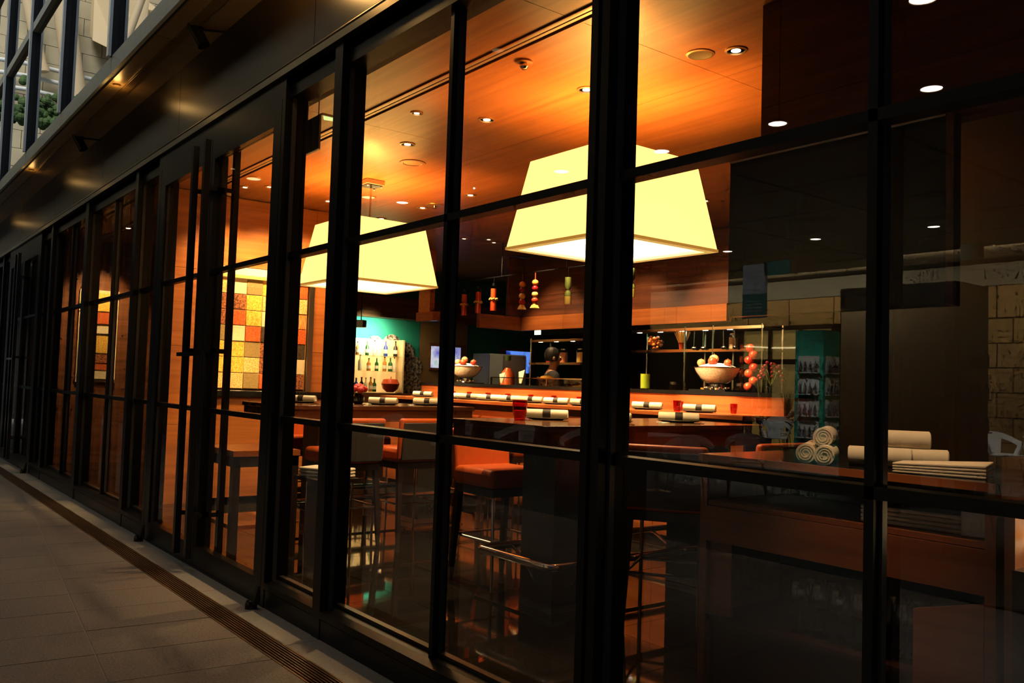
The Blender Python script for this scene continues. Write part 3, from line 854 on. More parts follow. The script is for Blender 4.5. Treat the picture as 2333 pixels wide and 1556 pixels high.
# ------------------------------------------------------------------ stools
def make_stool():
    t = empty('bar_stool')
    MB().box(-0.22, 0.23, -0.235, 0.235, 0.635, 0.755).build('seat', 'leather', t, bevel=0.035, seg=3)
    MB().hexa([(-0.235, -0.235, 0.66), (-0.185, -0.235, 0.66), (-0.185, 0.235, 0.66), (-0.235, 0.235, 0.66),
               (-0.275, -0.235, 1.0), (-0.215, -0.235, 1.0), (-0.215, 0.235, 1.0), (-0.275, 0.235, 1.0)]).build('backrest', 'leather', t, bevel=0.022, seg=3)
    MB().hexa([(-0.252, -0.215, 0.66), (-0.236, -0.215, 0.66), (-0.236, 0.215, 0.66), (-0.252, 0.215, 0.66),
               (-0.287, -0.215, 0.965), (-0.272, -0.215, 0.965), (-0.272, 0.215, 0.965), (-0.287, 0.215, 0.965)]).build('back_shell', 'leather_dark', t, bevel=0.006)
    box('seat_frame', (-0.21, 0.22, -0.22, 0.22, 0.585, 0.637), 'leg_wood', t)
    for sx in (-1, 1):
        for sy in (-1, 1):
            if sx > 0:
                MB().cyl((0.195, sy * 0.20, 0.60), (0.215, sy * 0.205, 0.0), 0.0115, n=12).build('leg', 'chrome', t, smooth=True)
                continue
            x0, y0, x1, y1 = sx * 0.19, sy * 0.195, sx * 0.235, sy * 0.215
            k = 0.13
            xm, ym, zm = x1 + (x0 - x1) * k, y1 + (y0 - y1) * k, 0.60 * k
            def bar(xa, ya, za, ra, xb, yb, zb, rb):
                return MB().hexa([(xa - ra, ya - ra, za), (xa + ra, ya - ra, za), (xa + ra, ya + ra, za), (xa - ra, ya + ra, za),
                                  (xb - rb, yb - rb, zb), (xb + rb, yb - rb, zb), (xb + rb, yb + rb, zb), (xb - rb, yb + rb, zb)])
            lg = bar(xm, ym, zm, 0.015, x0, y0, 0.60, 0.022).build('leg', 'leg_wood', t)
            bar(x1, y1, 0.0, 0.012, xm, ym, zm, 0.0155).build('leg_tip', 'steel', lg)
    for (a, b_) in (((0.215, -0.205, 0.30), (0.215, 0.205, 0.30)), ((-0.215, -0.205, 0.30), (0.215, -0.205, 0.30)), ((-0.215, 0.205, 0.30), (0.215, 0.205, 0.30)), ((-0.215, -0.205, 0.30), (-0.215, 0.205, 0.30))):
        MB().cyl(a, b_, 0.0085, n=8).build('foot_bar', 'chrome', t, smooth=True)
    return t
proto = make_stool()
spots = [(-4.62, 1.55, 0, 'orange leather bar stool facing the near table, its seat and inner back showing'),
         (-3.33, 1.78, 2.13, 'orange leather bar stool seen from behind at the near table, closest to the glass'),
         (-3.38, 2.55, PI, 'orange bar stool on the station side of the near table, second from the glass'),
         (-4.62, 2.30, 0, 'orange bar stool on the far side of the near table, second from the glass'),
         (-6.36, 1.28, PI, 'orange bar stool with its back to us at the far table, closest to the glass'),
         (-6.36, 1.89, PI, 'orange bar stool with its back to us at the far table, second from the glass'),
         (-7.72, 1.50, 0, 'orange bar stool beyond the far table, closest to the glass'),
         (-7.72, 2.15, 0, 'orange bar stool beyond the far table, second from the glass'),
         (-7.50, 3.17, PI / 2, 'orange bar stool at the long counter, leftmost in view'),
         (-7.00, 3.17, PI / 2, 'orange bar stool at the long counter, second from its left'),
         (-6.50, 3.17, PI / 2, 'orange bar stool at the long counter, third from its left'),
         (-5.60, 3.17, PI / 2, 'orange bar stool at the long counter, nearest the big fruit bowl')]
for i, (x, y, a, l_) in enumerate(spots):
    o = proto if i == 0 else copy_tree(proto)
    o.location = (x, y, 0); o.rotation_euler = (0, 0, a)
    tag(o, l_, 'stool', 'orange leather bar stools')

# ------------------------------------------------------------------ place settings
def make_plate():
    t = empty('plate')
    MB().lathe([(0.0005, 0.004), (0.09, 0.004), (0.10, 0.008), (0.145, 0.018), (0.147, 0.014), (0.10, 0.0), (0.09, 0.0), (0.0005, 0.0)], n=28, capb=False, capt=False).build('dish', 'plate', t, smooth=True)
    return t
def make_roll():
    t = empty('napkin_roll')
    b = MB()
    n = 16
    # rolled cloth: outer skin with a spiral end
    b.tube([(-0.135, 0, 0.031), (0.135, 0, 0.031)], 0.031, 18)
    o = b.build('cloth', 'linen', t, smooth=True)
    for s in (-1, 1):
        sp = [(s * 0.1365, (0.026 - 0.018 * k / 26) * math.cos(k * 0.48), 0.031 + (0.026 - 0.018 * k / 26) * math.sin(k * 0.48)) for k in range(27)]
        MB().tube(sp, 0.0022, 5).build('fold', 'linen', o, smooth=True)
    MB().tube([(-0.026, 0, 0.031), (0.026, 0, 0.031)], 0.0325, 18).build('band', 'band', t, smooth=True)
    return t
def make_tumbler(h=0.11, r=0.042):
    t = empty('red_tumbler')
    MB().lathe([(r * 0.66, 0.0), (r * 0.72, 0.004), (r * 0.9, h * 0.4), (r, h), (r - 0.003, h), (r * 0.9 - 0.004, h * 0.4), (r * 0.68, 0.012), (0.0008, 0.012)], n=22, capt=False).build('glass', 'red_glass', t, smooth=True)
    MB().lathe([(r * 0.62, 0.0125), (r * 0.80, h * 0.5), (0.0008, h * 0.5)], n=18).build('candle', 'candle', t, smooth=True)
    return t
def make_fork():
    t = empty('fork')
    b = MB(); b.hexa([(-0.10, -0.004, 0), (0.04, -0.003, 0), (0.04, 0.003, 0), (-0.10, 0.004, 0), (-0.10, -0.004, 0.003), (0.04, -0.003, 0.004), (0.04, 0.003, 0.004), (-0.10, 0.004, 0.003)])
    b.build('handle', 'cutlery', t)
    b = MB(); b.box(0.04, 0.065, -0.011, 0.011, 0.0, 0.004)
    for k in range(4):
        y = -0.0105 + k * 0.006
        b.box(0.065, 0.10, y, y + 0.003, 0.001, 0.005)
    b.build('tines', 'cutlery', t)
    return t
def make_knife():
    t = empty('knife')
    MB().box(-0.11, -0.01, -0.006, 0.006, 0.0, 0.006).build('handle', 'cutlery', t, bevel=0.002)
    MB().prism([(-0.01, -0.006), (0.095, -0.004), (0.11, 0.006), (-0.01, 0.007)], 0.001, 0.003).build('blade', 'cutlery', t)
    return t
P_PLATE, P_ROLL, P_TUMB, P_FORK, P_KNIFE = make_plate(), make_roll(), make_tumbler(), make_fork(), make_knife()
_used = set()
def put(p, loc, rz, label, cat, group, sc=1.0):
    o = p if p.name not in _used else copy_tree(p)
    _used.add(p.name)
    o.location = loc; o.rotation_euler = (0, 0, rz); o.scale = (sc, sc, sc)
    return tag(o, label, cat, group)
tabs = [  # x, y, rotation, where
    (-4.36, 1.72, 0.75, 1.08, 'on the near table beside the red tumbler'),
    (-3.96, 1.90, 0.6, 1.08, 'on the near table behind the broad facade post'),
    (-4.02, 2.62, 0.75, 1.08, 'on the near table in the pane beside the big fruit bowl'),
    (-7.05, 1.55, 0.7, 1.08, 'on the far table in the narrow side window'),
    (-7.35, 1.35, 0.7, 1.08, 'on the far table beyond, under the wood wall'),
    (-7.05, 2.02, 0.7, 1.08, 'on the far table next to the rose vase'),
    (-7.05, 2.50, 0.7, 1.08, 'on the far table at the end away from the glass')]
for (x, y, a, z, wh) in tabs:
    put(P_PLATE, (x, y, z), 0, 'dark round plate ' + wh, 'plate', 'plates on the high tables')
    put(P_ROLL, (x, y, z + 0.0055), a, 'cream napkin roll ' + wh, 'napkin', 'rolled napkins on the high tables')
    put(P_FORK, (x + 0.19, y - 0.10, z), 0.9, 'shiny fork ' + wh, 'fork', 'forks on the high tables', 0.9)
    put(P_KNIFE, (x + 0.12, y - 0.21, z), 0.5, 'shiny knife ' + wh, 'knife', 'knives on the high tables', 0.9)
cx = [-9.08, -8.44, -8.09, -7.71, -7.34, -6.98, -6.58, -6.18, -5.35, -4.76]
for i, x in enumerate(cx):
    wh = 'on the long counter, %s from its far end' % ORD[i]
    put(P_PLATE, (x, 3.72, 1.12), 0, 'dark round plate ' + wh, 'plate', 'plates on the long counter')
    put(P_ROLL, (x, 3.72, 1.1255), 0.42 + random.uniform(-0.1, 0.1), 'cream napkin roll ' + wh, 'napkin', 'rolled napkins on the long counter')
    put(P_FORK, (x + 0.16, 3.62, 1.12), 1.2, 'shiny fork ' + wh, 'fork', 'forks on the long counter', 0.8)
put(P_TUMB, (-4.27, 1.42, 1.08), 0, 'large red glass tumbler on the near table', 'glass', 'red tumblers', 1.15)
for i, x in enumerate([-8.71, -8.37, -8.0, -7.63, -7.23, -6.85, -6.46, -5.15, -4.57]):
    put(P_TUMB, (x + 0.02, 3.90, 1.12), 0, 'small red tumbler on the long counter, %s from its far end' % ORD[i], 'glass', 'red tumblers', 0.75)
put(P_TUMB, (-4.90, 3.60, 1.12), 0, 'red tumbler in front of its twin near the right end of the counter', 'glass', 'red tumblers', 0.85)
# rose vase on the far table
t = empty('rose_vase', (-7.12, 1.80, 1.08), 0, 'red rose in a round black vase on the far table', 'vase')
MB().lathe([(0.035, 0.0), (0.058, 0.03), (0.055, 0.07), (0.028, 0.095), (0.030, 0.105)], n=18).build('vase', 'black_gloss', t, smooth=True)
b = MB()
for k in range(14):
    a = k * 2.4; r_ = 0.012 + 0.0035 * k
    b.ball((r_ * math.cos(a), r_ * math.sin(a), 0.17 - 0.003 * k), 0.028 + 0.0008 * k, 8, 0.8)
b.build('bloom', 'rose', t, smooth=True)
MB().cyl((0, 0, 0.09), (0, 0, 0.15), 0.006, n=6).build('stem', 'leaf', t)

# ------------------------------------------------------------------ long counter
t = empty('bar_counter', (-6.9, 3.5, 0), 0, 'long orange wood bar counter with place settings in the middle of the room', 'counter')
for k in range(6):
    x = -2.7 + k * 0.91
    box('front_panel', (x, x + 0.906, 0.0, 0.03, 0.10, 1.02), 'cherry_x', t)
box('body', (-2.7, 2.75, 0.03, 0.80, 0.0, 1.08), 'station_dark', t)
box('top', (-2.74, 2.79, -0.06, 0.52, 1.085, 1.12), 'cherry_x', t, bevel=0.004)
box('upstand', (-2.70, 2.75, 0.52, 0.90, 1.08, 1.265), 'cherry_x', t)
box('upstand_top', (-2.70, 2.75, 0.51, 0.92, 1.267, 1.30), 'black_gloss', t)
MB().tube([(-2.7, -0.10, 0.28), (2.75, -0.10, 0.28)], 0.022, 10).build('foot_rail', 'chrome', t, smooth=True)
g = empty('sneeze_guard', (-7.1, 4.02, 1.30), 0, 'low glass guard on the counter upstand in front of the cook', 'glass guard')
box('pane', (-1.0, 1.0, 0, 0.008, 0.0, 0.075), 'glass_shelf', g)
box('cap_rail', (-1.0, 1.0, -0.006, 0.014, 0.075, 0.085), 'chrome', g)
for x in (-1.0, 0.0, 0.99):
    box('clip', (x, x + 0.012, -0.006, 0.014, 0.0, 0.075), 'chrome', g)

def fruit_bowl(x, y, label, fruits):
    t = empty('grain_bowl', (x, y, 1.30), 0, label, 'bowl', 'grain bowls with fruit')
    box('tray', (-0.20, 0.20, -0.14, 0.14, 0.0, 0.014), 'black_gloss', t)
    b = MB(); b.lathe([(0.09, 0.014), (0.085, 0.03), (0.06, 0.045), (0.075, 0.065)], n=20)
    for k in range(10):
        a = k * PI / 5
        b.ball((0.10 * math.cos(a), 0.10 * math.sin(a), 0.028), 0.016, 8)
    b.build('foot', 'chrome', t, smooth=True)
    pr = [(0.03, 0.065), (0.09, 0.072), (0.145, 0.11), (0.185, 0.165), (0.205, 0.205)]
    MB().lathe([(r_ * 0.97, z + 0.003) for r_, z in pr], n=30).build('grain', 'grain', t, smooth=True)
    MB().lathe(pr, n=30, capt=False).build('glass', 'vessel', t, smooth=True)
    MB().lathe([(0.203, 0.205), (0.208, 0.209), (0.203, 0.213)], n=30, capb=False, capt=False).build('rim', 'chrome', t, smooth=True)
    MB().lathe([(0.19, 0.204), (0.14, 0.225), (0.08, 0.243), (0.02, 0.25)], n=24).build('rice_mound', 'rice', t, smooth=True)
    for k, (fx, fy, fz, fr, m_) in enumerate(fruits):
        f = empty('peach', (x + fx, y + fy, 1.30 + fz), 0, 'blushed peach on the rice, %s in the %s' % (ORD[k], 'far grain bowl' if x < -7 else 'big grain bowl'), 'fruit', 'peaches on the grain bowls')
        MB().ball((0, 0, 0), fr, 16, 0.93).build('flesh', m_, f, smooth=True)
        MB().cyl((0, 0, fr * 0.85), (0.004, 0, fr * 1.1), 0.003, n=6).build('stem', 'cork', f)
fruit_bowl(-8.80, 4.15, 'glass bowl of grain with peaches at the far end of the counter', ((0.0, -0.02, 0.29, 0.042, 'peach'), (-0.10, -0.05, 0.26, 0.04, 'peach'), (0.08, -0.10, 0.255, 0.042, 'apple'), (0.13, 0.02, 0.258, 0.038, 'apple')))
fruit_bowl(-4.93, 4.15, 'large glass bowl of grain with peaches on the right of the counter', ((-0.02, -0.02, 0.285, 0.042, 'peach'), (0.02, -0.09, 0.262, 0.040, 'apple'), (-0.13, -0.06, 0.25, 0.036, 'peach'), (0.13, -0.02, 0.25, 0.034, 'apple')))
# paper cones in glasses
for i, (x, h_) in enumerate(((-8.08, 0.0), (-7.72, 0.03))):
    t = empty('napkin_glass', (x, 4.16, 1.30), 0, ['small glass with a folded cream paper cone behind the counter', 'taller glass with a pointed cream paper cone behind the counter'][i], 'glass', 'glasses with paper cones')
    MB().lathe([(0.026, 0.0), (0.032, 0.09 + h_), (0.030, 0.09 + h_), (0.024, 0.006)], n=14, capt=False).build('glass', 'vessel', t, smooth=True)
    MB().hexa([(-0.02, -0.004, 0.02), (0.02, -0.004, 0.02), (0.02, 0.004, 0.02), (-0.02, 0.004, 0.02), (-0.035, -0.004, 0.12 + h_), (0.075, -0.004, 0.145 + h_), (0.075, 0.004, 0.145 + h_), (-0.035, 0.004, 0.12 + h_)]).build('paper', 'linen', t)
t = empty('lime_jar', (-5.78, 4.14, 1.30), 0, 'glass jar of bright green limes on the counter upstand', 'jar')
MB().lathe([(0.048, 0.0), (0.05, 0.15), (0.047, 0.15), (0.045, 0.006)], n=18, capt=False).build('glass', 'vessel', t, smooth=True)
MB().lathe([(0.043, 0.008), (0.044, 0.145)], n=16).build('limes', 'lime', t, smooth=True)
t = empty('skewer_stand', (-6.02, 4.14, 1.30), 0, 'thin wooden skewer stand beside the lime jar', 'stand')
for dx in (-0.03, 0.03):
    MB().cyl((dx, 0, 0.0), (0.0, 0, 0.28), 0.0035, n=6).build('skewer', 'spaghetti', t)
MB().lathe([(0.045, 0), (0.045, 0.012)], n=14).build('foot', 'apple', t)
MB().frustum(0, 0, 0.105, 0.15, 0.012, 0.012, 0.03, 0.02).build('clip', 'peach', t)
# apple vase and cherry branch
t = empty('apple_vase', (-4.66, 4.28, 1.30), 0, 'tall square glass vase packed with shiny red apples behind the big bowl', 'vase')
for (a, b_, c_, d) in ((-0.075, 0.075, -0.075, -0.071), (-0.075, 0.075, 0.071, 0.075), (-0.075, -0.071, -0.071, 0.071), (0.071, 0.075, -0.071, 0.071)):
    box('glass_side', (a, b_, c_, d, 0.0, 0.44), 'vessel', t)
for k, (dx, dz) in enumerate(((-0.035, 0.05), (0.034, 0.10), (-0.03, 0.165), (0.035, 0.215), (-0.03, 0.28), (0.03, 0.325), (-0.02, 0.385))):
    a_ = MB().ball((0, 0, 0), 0.040, 16, 0.92).build('red_apple', 'apple', None, smooth=True)
    a_.location = (-4.66 + dx, 4.28 - 0.02 * (k % 2), 1.30 + dz)
    tag(a_, 'shiny red apple in the tall square vase, %s from the bottom' % ORD[k], 'fruit', 'apples in the square vase')
t = empty('cherry_branch', (-4.42, 4.22, 1.30), 0, 'branch of dark red ornamental cherries in a low black pot', 'branch')
MB().lathe([(0.04, 0.0), (0.05, 0.05), (0.04, 0.06)], n=14).build('pot', 'black_gloss', t, smooth=True)
b = MB(); c_ = MB()
for k in range(7):
    a = k * 0.9; p = [(0, 0, 0.05), (0.05 * math.cos(a), 0.05 * math.sin(a), 0.17), (0.11 * math.cos(a), 0.11 * math.sin(a), 0.20 + 0.015 * (k % 4))]
    b.tube(p, 0.0025, 5)
    for q in range(4):
        c_.ball((p[2][0] * (0.6 + 0.15 * q), p[2][1] * (0.6 + 0.15 * q), p[2][2] - 0.035 * q + 0.01), 0.017 - 0.001 * q, 10)
b.build('twigs', 'herb', t); o = c_.build('cherries', 'cherry_dark', t, smooth=True); o['kind'] = 'stuff'

# ------------------------------------------------------------------ kitchen shelving and hood
def rack(x0, x1, y0, y1, zs, ztop, label, posts_x):
    t = empty('chrome_rack', ((x0 + x1) / 2, (y0 + y1) / 2, 0), 0, label, 'rack')
    hx, hy = (x1 - x0) / 2, (y1 - y0) / 2
    for z in zs:
        box('shelf', (-hx, hx, -hy, hy, z - 0.012, z), 'steel', t)
        box('shelf_edge', (-hx, hx, -hy - 0.012, -hy, z - 0.022, z + 0.008), 'chrome', t)
    for px in posts_x:
        for yy in (-hy, hy):
            MB().cyl((px - (x0 + x1) / 2, yy, 0.0), (px - (x0 + x1) / 2, yy, ztop), 0.014, n=8).build('post', 'chrome', t, smooth=True)
    for z in zs[-1:]:
        for k in range(max(2, int(2 * hx / 0.32))):
            MB().lathe([(0.03, 0.0), (0.03, 0.008)], (-hx + 0.16 + k * 0.32, -hy + 0.05, z - 0.022), 12).build('shelf_lamp', 'lamp_white', t)
    return t
rack(-7.15, -5.25, 5.26, 5.60, (1.02, 1.735, 1.965), 1.99, 'chrome shelving with jars to the right of the cook', (-7.13, -6.26, -5.88, -5.27))
rack(-9.05, -7.75, 5.36, 5.70, (1.0, 1.60, 1.90), 1.93, 'chrome shelving around the cook', (-9.02, -7.77))
for (wh, x, y, e_, tx, ty, tz) in (('aimed at the spaghetti vase', -6.7, 4.75, 420, -6.6, 5.4, 1.7), ('aimed at the ladles', -5.6, 4.75, 380, -5.5, 5.3, 1.7), ('aimed at the cook', -8.3, 4.7, 260, -8.3, 5.4, 1.6), ('above the big grain bowl', -4.93, 3.6, 260, -4.93, 4.15, 1.3), ('above the far grain bowl', -8.8, 3.6, 260, -8.8, 4.15, 1.3),
                                ('aimed at the left hood boards', -9.3, 4.4, 240, -9.2, 5.9, 1.95), ('aimed at the middle hood boards', -7.6, 4.4, 240, -7.6, 5.9, 1.95), ('aimed at the right hood boards', -6.4, 4.6, 240, -6.4, 5.9, 1.95)):
    d = downlight(x, y, 'added kitchen fill light in the ceiling ' + wh, 'lamp_white', 0.05, 0, 'added kitchen fill lights')  # fill lights added for the racks, cook, bowls and hood boards
    light('kitchen_fill', 'SPOT', (0, 0, -0.04), e_, (1.0, 0.68, 0.32), d, spot_size=math.radians(52), spot_blend=0.7, shadow_soft_size=0.06).rotation_euler = (Vector((tx, ty, tz)) - Vector((x, y, 3.15))).to_track_quat('-Z', 'Y').to_euler()
for i, x in enumerate((-8.9, -8.0, -7.1, -6.1, -5.0)):  # added spots that brighten the counter settings
    d = downlight(x, 2.95, 'added fill light aimed at the counter settings, %s from its far end' % ORD[i], grp='added fill lights above the counter')
    light('counter_fill', 'SPOT', (0, 0, -0.03), 760, (1.0, 0.66, 0.30), d, spot_size=math.radians(46), spot_blend=0.7, shadow_soft_size=0.05).rotation_euler = Vector((0, 0.85, -2.0)).to_track_quat('-Z', 'Y').to_euler()
for (x, y, bx, l_) in ((-5.2, 1.15, -4.93, 'added narrow beam fill light by the window aimed at the big grain bowl'), (-8.25, 1.32, -8.80, 'added narrow beam fill light by the tile wall aimed at the far grain bowl')):
    d = downlight(x, y, l_, 'lamp_white', 0.045, 0, 'added narrow beam fill lights')  # narrow spots added to lift the sides of the bowls
    light('beam_fill', 'SPOT', (0, 0, -0.04), 1500, (1.0, 0.72, 0.38), d, spot_size=math.radians(15), spot_blend=0.6, shadow_soft_size=0.04).rotation_euler = (Vector((bx, 4.1, 1.47)) - Vector((x, y, 3.15))).to_track_quat('-Z', 'Y').to_euler()
# globe jar of oranges
t = empty('globe_jar', (-6.76, 5.33, 1.735), 0, 'round glass globe jar filled with orange sweets on the chrome shelf', 'jar')
MB().ball((0, 0, 0.098), 0.098, 24).build('glass', 'vessel', t, smooth=True)
b = MB(); random.seed(3)
for k in range(46):
    while True:
        p = Vector((random.uniform(-1, 1), random.uniform(-1, 1), random.uniform(-1, 0.75)))
        if p.length < 1: break
    p *= 0.078
    b.ball((p.x, p.y, p.z + 0.098), 0.018, 8)
o = b.build('sweets', 'orange_fruit', t, smooth=True); o['kind'] = 'stuff'
t = empty('spaghetti_vase', (-6.36, 5.33, 1.735), 0, 'red vase with a fan of long spaghetti on the chrome shelf', 'vase')
MB().lathe([(0.035, 0.0), (0.042, 0.07), (0.05, 0.085)], n=16).build('vase', 'red_pot', t, smooth=True)
b = MB()
for k in range(34):
    a = k * 2.4; r_ = 0.01 + 0.075 * math.sqrt(k / 34)
    b.cyl((0.3 * r_ * math.cos(a), 0.3 * r_ * math.sin(a), 0.05), (r_ * 1.15 * math.cos(a), r_ * 1.15 * math.sin(a), 0.212), 0.0026, n=5)
o = b.build('spaghetti', 'spaghetti', t); o['kind'] = 'stuff'
# hanging utensils
for i, (x, z) in enumerate(((-6.10, 1.93), (-5.98, 1.93), (-5.72, 1.93), (-5.58, 1.93))):
    t = empty('ladle', (x, 5.22, z), 0, 'hanging steel ladle on the chrome rack, %s from the spaghetti vase' % ORD[i], 'ladle', 'ladles on the chrome rack')
    MB().tube([(0, 0, 0.0), (0.0, 0, -0.02), (0.005 * (i - 1), 0, -0.16)], 0.006, 8).build('handle', 'chrome', t, smooth=True)
    MB().ball((0.005 * (i - 1), 0, -0.18), 0.028, 12, 0.7).build('cup', 'chrome', t, smooth=True)
# things on the shelves
def simple_jar(x, y, z, r_, h_, fill, label, cat='jar', group=None, lid='steel'):
    t = empty('storage_jar', (x, y, z), 0, label, cat, group)
    MB().lathe([(r_, 0.0), (r_, h_ * 0.85), (r_ * 0.7, h_ * 0.92)], n=16).build('glass', 'vessel', t, smooth=True)
    MB().lathe([(r_ * 0.93, 0.006), (r_ * 0.93, h_ * 0.75)], n=16).build('contents', fill, t, smooth=True)
    MB().lathe([(r_ * 0.74, h_ * 0.92), (r_ * 0.74, h_)], n=16).build('lid', lid, t, smooth=True)
for i, (x, f_) in enumerate(((-8.80, 'chili'), (-8.66, 'chili'), (-8.52, 'peach'), (-8.20, 'nuts'), (-8.02, 'nuts'), (-7.86, 'grain'))):
    simple_jar(x, 5.50, 1.60, 0.05, 0.19, f_, 'storage jar on the shelf above the cook, %s from its left' % ORD[i], 'jar', 'jars above the cook')
for i, (x, f_) in enumerate(((-6.95, 'grain'), (-6.5, 'onion'), (-6.05, 't_corn'), (-5.85, 't_corn'), (-5.6, 'grain'))):
    simple_jar(x, 5.36, 1.02, 0.06, 0.32 + 0.05 * (i % 3), f_, 'tall storage jar low on the right rack, %s from its left' % ORD[i], 'jar', 'jars low on the right rack')
simple_jar(-5.70, 5.36, 1.735, 0.05, 0.17, 'cream_panel', 'cream filled jar at the right end of the top chrome shelf')
# big red bottle in front of the cook
t = empty('red_bottle', (-8.56, 4.62, 1.04), 0, 'big carboy of red pickled peppers with a green stopper before the cook', 'bottle')
MB().lathe([(0.09, 0.0), (0.095, 0.30), (0.08, 0.42), (0.03, 0.50), (0.03, 0.56)], n=22).build('glass', 'vessel', t, smooth=True)
MB().lathe([(0.086, 0.01), (0.09, 0.30), (0.074, 0.41), (0.03, 0.47)], n=22).build('contents', 'red_liquid', t, smooth=True)
MB().lathe([(0.034, 0.56), (0.036, 0.62)], n=14).build('stopper', 'leaf', t, smooth=True)
b = MB()
t = empty('prep_bench', (-7.9, 4.70, 0), 0, 'steel preparation bench behind the counter', 'bench')
box('top', (-1.7, 1.2, -0.28, 0.12, 1.0, 1.04), 'steel', t)
box('body', (-1.68, 1.18, -0.26, 0.10, 0.0, 1.0), 'grey_cab_dark', t)
t = empty('red_kettle', (-9.35, 4.60, 1.04), 0, 'round red pot beside the chrome rack posts', 'pot')
MB().lathe([(0.08, 0), (0.13, 0.05), (0.135, 0.13), (0.10, 0.20), (0.03, 0.22)], n=20).build('pot', 'red_pot', t, smooth=True)
MB().lathe([(0.015, 0.22), (0.02, 0.245)], n=10).build('knob', 'chrome', t)
t = empty('frying_pan', (-7.85, 4.66, 1.04), 0, 'shallow pan of golden food on a stand beside the cook', 'pan')
MB().lathe([(0.09, 0.30), (0.13, 0.35), (0.125, 0.35), (0.09, 0.31)], n=20).build('pan', 'steel', t, smooth=True)
MB().lathe([(0.105, 0.33), (0.07, 0.375), (0.02, 0.385)], n=18).build('food', 't_corn', t, smooth=True)
MB().lathe([(0.07, 0.0), (0.05, 0.02), (0.05, 0.29), (0.09, 0.30)], n=14).build('stand', 'steel', t, smooth=True)
MB().cyl((-0.12, 0.03, 0.345), (-0.30, 0.10, 0.36), 0.010, n=8).build('handle', 'cork', t)

# hood with lit underside
t = empty('kitchen_hood', (-8.15, 6.0, 2.1), 0, 'wood clad kitchen hood and soffit above the chrome shelves', 'hood')
for k in range(4):
    x = -1.85 + k * 0.935
    box('fascia_board', (x, x + 0.932, -0.05, 0.03, 0.0, 0.20), 'cherry_x', t)
    for q in range(3):
        box('wall_board', (x, x + 0.932, -0.02, 0.03, 0.205 + q * 0.29, 0.205 + q * 0.29 + 0.287), 'walnut', t)
box('wing_board', (-1.93, -1.855, -0.80, 0.03, 0.0, 0.20), 'cherry_y', t)
for q in range(3):
    box('wing_wall', (-1.91, -1.86, -0.30, 0.03, 0.205 + q * 0.29, 0.205 + q * 0.29 + 0.287), 'walnut_y', t)
box('underside', (-1.85, 1.9, 0.03, 0.9, 0.02, 0.05), 'black_gloss', t)
t2 = empty('lintel_beam', (-10.3, 4.6, 2.17), 0, 'glowing orange wood beam left of the hanging chilli jars', 'beam')
box('beam', (-0.45, 0.0, 0.0, 0.12, 0.0, 0.13), 'cherry_x', t2)
box('drop_post', (-0.42, -0.12, 0.02, 0.10, 0.13, 1.02), 'cherry_y', t2)
t = empty('jar_rail', (-8.6, 4.96, 2.62), 0, 'thin black rail that carries the hanging jars', 'rail')
MB().cyl((-2.0, 0, 0.12), (2.1, 0, 0.12), 0.008, n=8).build('bar', 'frame', t)
for x in (-1.9, -0.6, 0.7, 2.0):
    MB().cyl((x, 0, 0.12), (x, 0, 0.57), 0.005, n=6).build('hanger', 'frame', t)
for i, (x, z) in enumerate(((-10.35, 2.25), (-10.06, 2.25), (-9.72, 2.265), (-9.37, 2.285))):
    t = empty('chilli_jar', (x, 4.96, z), 0, 'hanging glass tube of red chillies with a nut collar, %s from the left' % ORD[i], 'jar', 'hanging chilli tubes')
    MB().lathe([(0.042, 0.0), (0.042, 0.33), (0.02, 0.345)], n=16).build('tube', 'vessel', t, smooth=True)
    MB().lathe([(0.038, 0.004), (0.038, 0.30)], n=14).build('chillies', 'chili', t, smooth=True)
    b = MB()
    for k in range(12):
        a = k * PI / 6
        b.ball((0.048 * math.cos(a), 0.048 * math.sin(a), 0.155 + 0.008 * (k % 2)), 0.016, 8)
    b.build('nut_collar', 'nuts', t, smooth=True)
    MB().lathe([(0.018, 0.345), (0.02, 0.375)], n=12).build('cap', 'frame', t)
    MB().cyl((0, 0, 0.375), (0, 0, 2.74 - z), 0.003, n=6).build('cord', 'frame', t)
for i, (x, z) in enumerate(((-8.75, 2.275), (-8.49, 2.28))):
    t = empty('fruit_tower', (x, 4.96, z), 0, ['hanging stack of glass balls with nuts and fruit, on the left of the pair', 'hanging stack of glass balls with nuts and fruit, on the right of the pair'][i], 'ornament', 'hanging ball towers')
    MB().frustum(0, 0, 0.0, 0.06, 0.043, 0.043, 0.02, 0.02).build('foot', 'nuts', t)
    for k in range(4):
        MB().ball((0, 0, 0.098 + 0.075 * k), 0.042, 14).build('ball', ['apple', 'nuts', 'cherry_dark', 'orange_fruit'][k], t, smooth=True)
    MB().cyl((0, 0, 0.36), (0, 0, 2.74 - z), 0.006, n=6).build('cord', 'red_pot', t)
for i, (x, z) in enumerate(((-7.86, 2.29), (-6.80, 2.31))):
    t = empty('pickle_jar', (x, 4.96, z), 0, ['hanging waisted jar of green herbs and onions left of the broad post', 'hanging waisted jar of green herbs and onions right of the broad post'][i], 'jar', 'hanging pickle jars')
    MB().lathe([(0.045, 0.0), (0.048, 0.14), (0.025, 0.18), (0.048, 0.22), (0.045, 0.34), (0.02, 0.36)], n=18).build('glass', 'vessel', t, smooth=True)
    MB().lathe([(0.041, 0.004), (0.043, 0.10)], n=14).build('onions', 'onion', t, smooth=True)
    MB().lathe([(0.041, 0.105), (0.04, 0.14), (0.02, 0.18), (0.042, 0.22), (0.040, 0.33)], n=14).build('herbs', 'herb', t, smooth=True)
    MB().lathe([(0.028, 0.175), (0.03, 0.185)], n=14).build('wire', 'chrome', t)
    MB().cyl((0, 0, 0.36), (0, 0, 2.74 - z), 0.004, n=6).build('cord', 'frame', t)
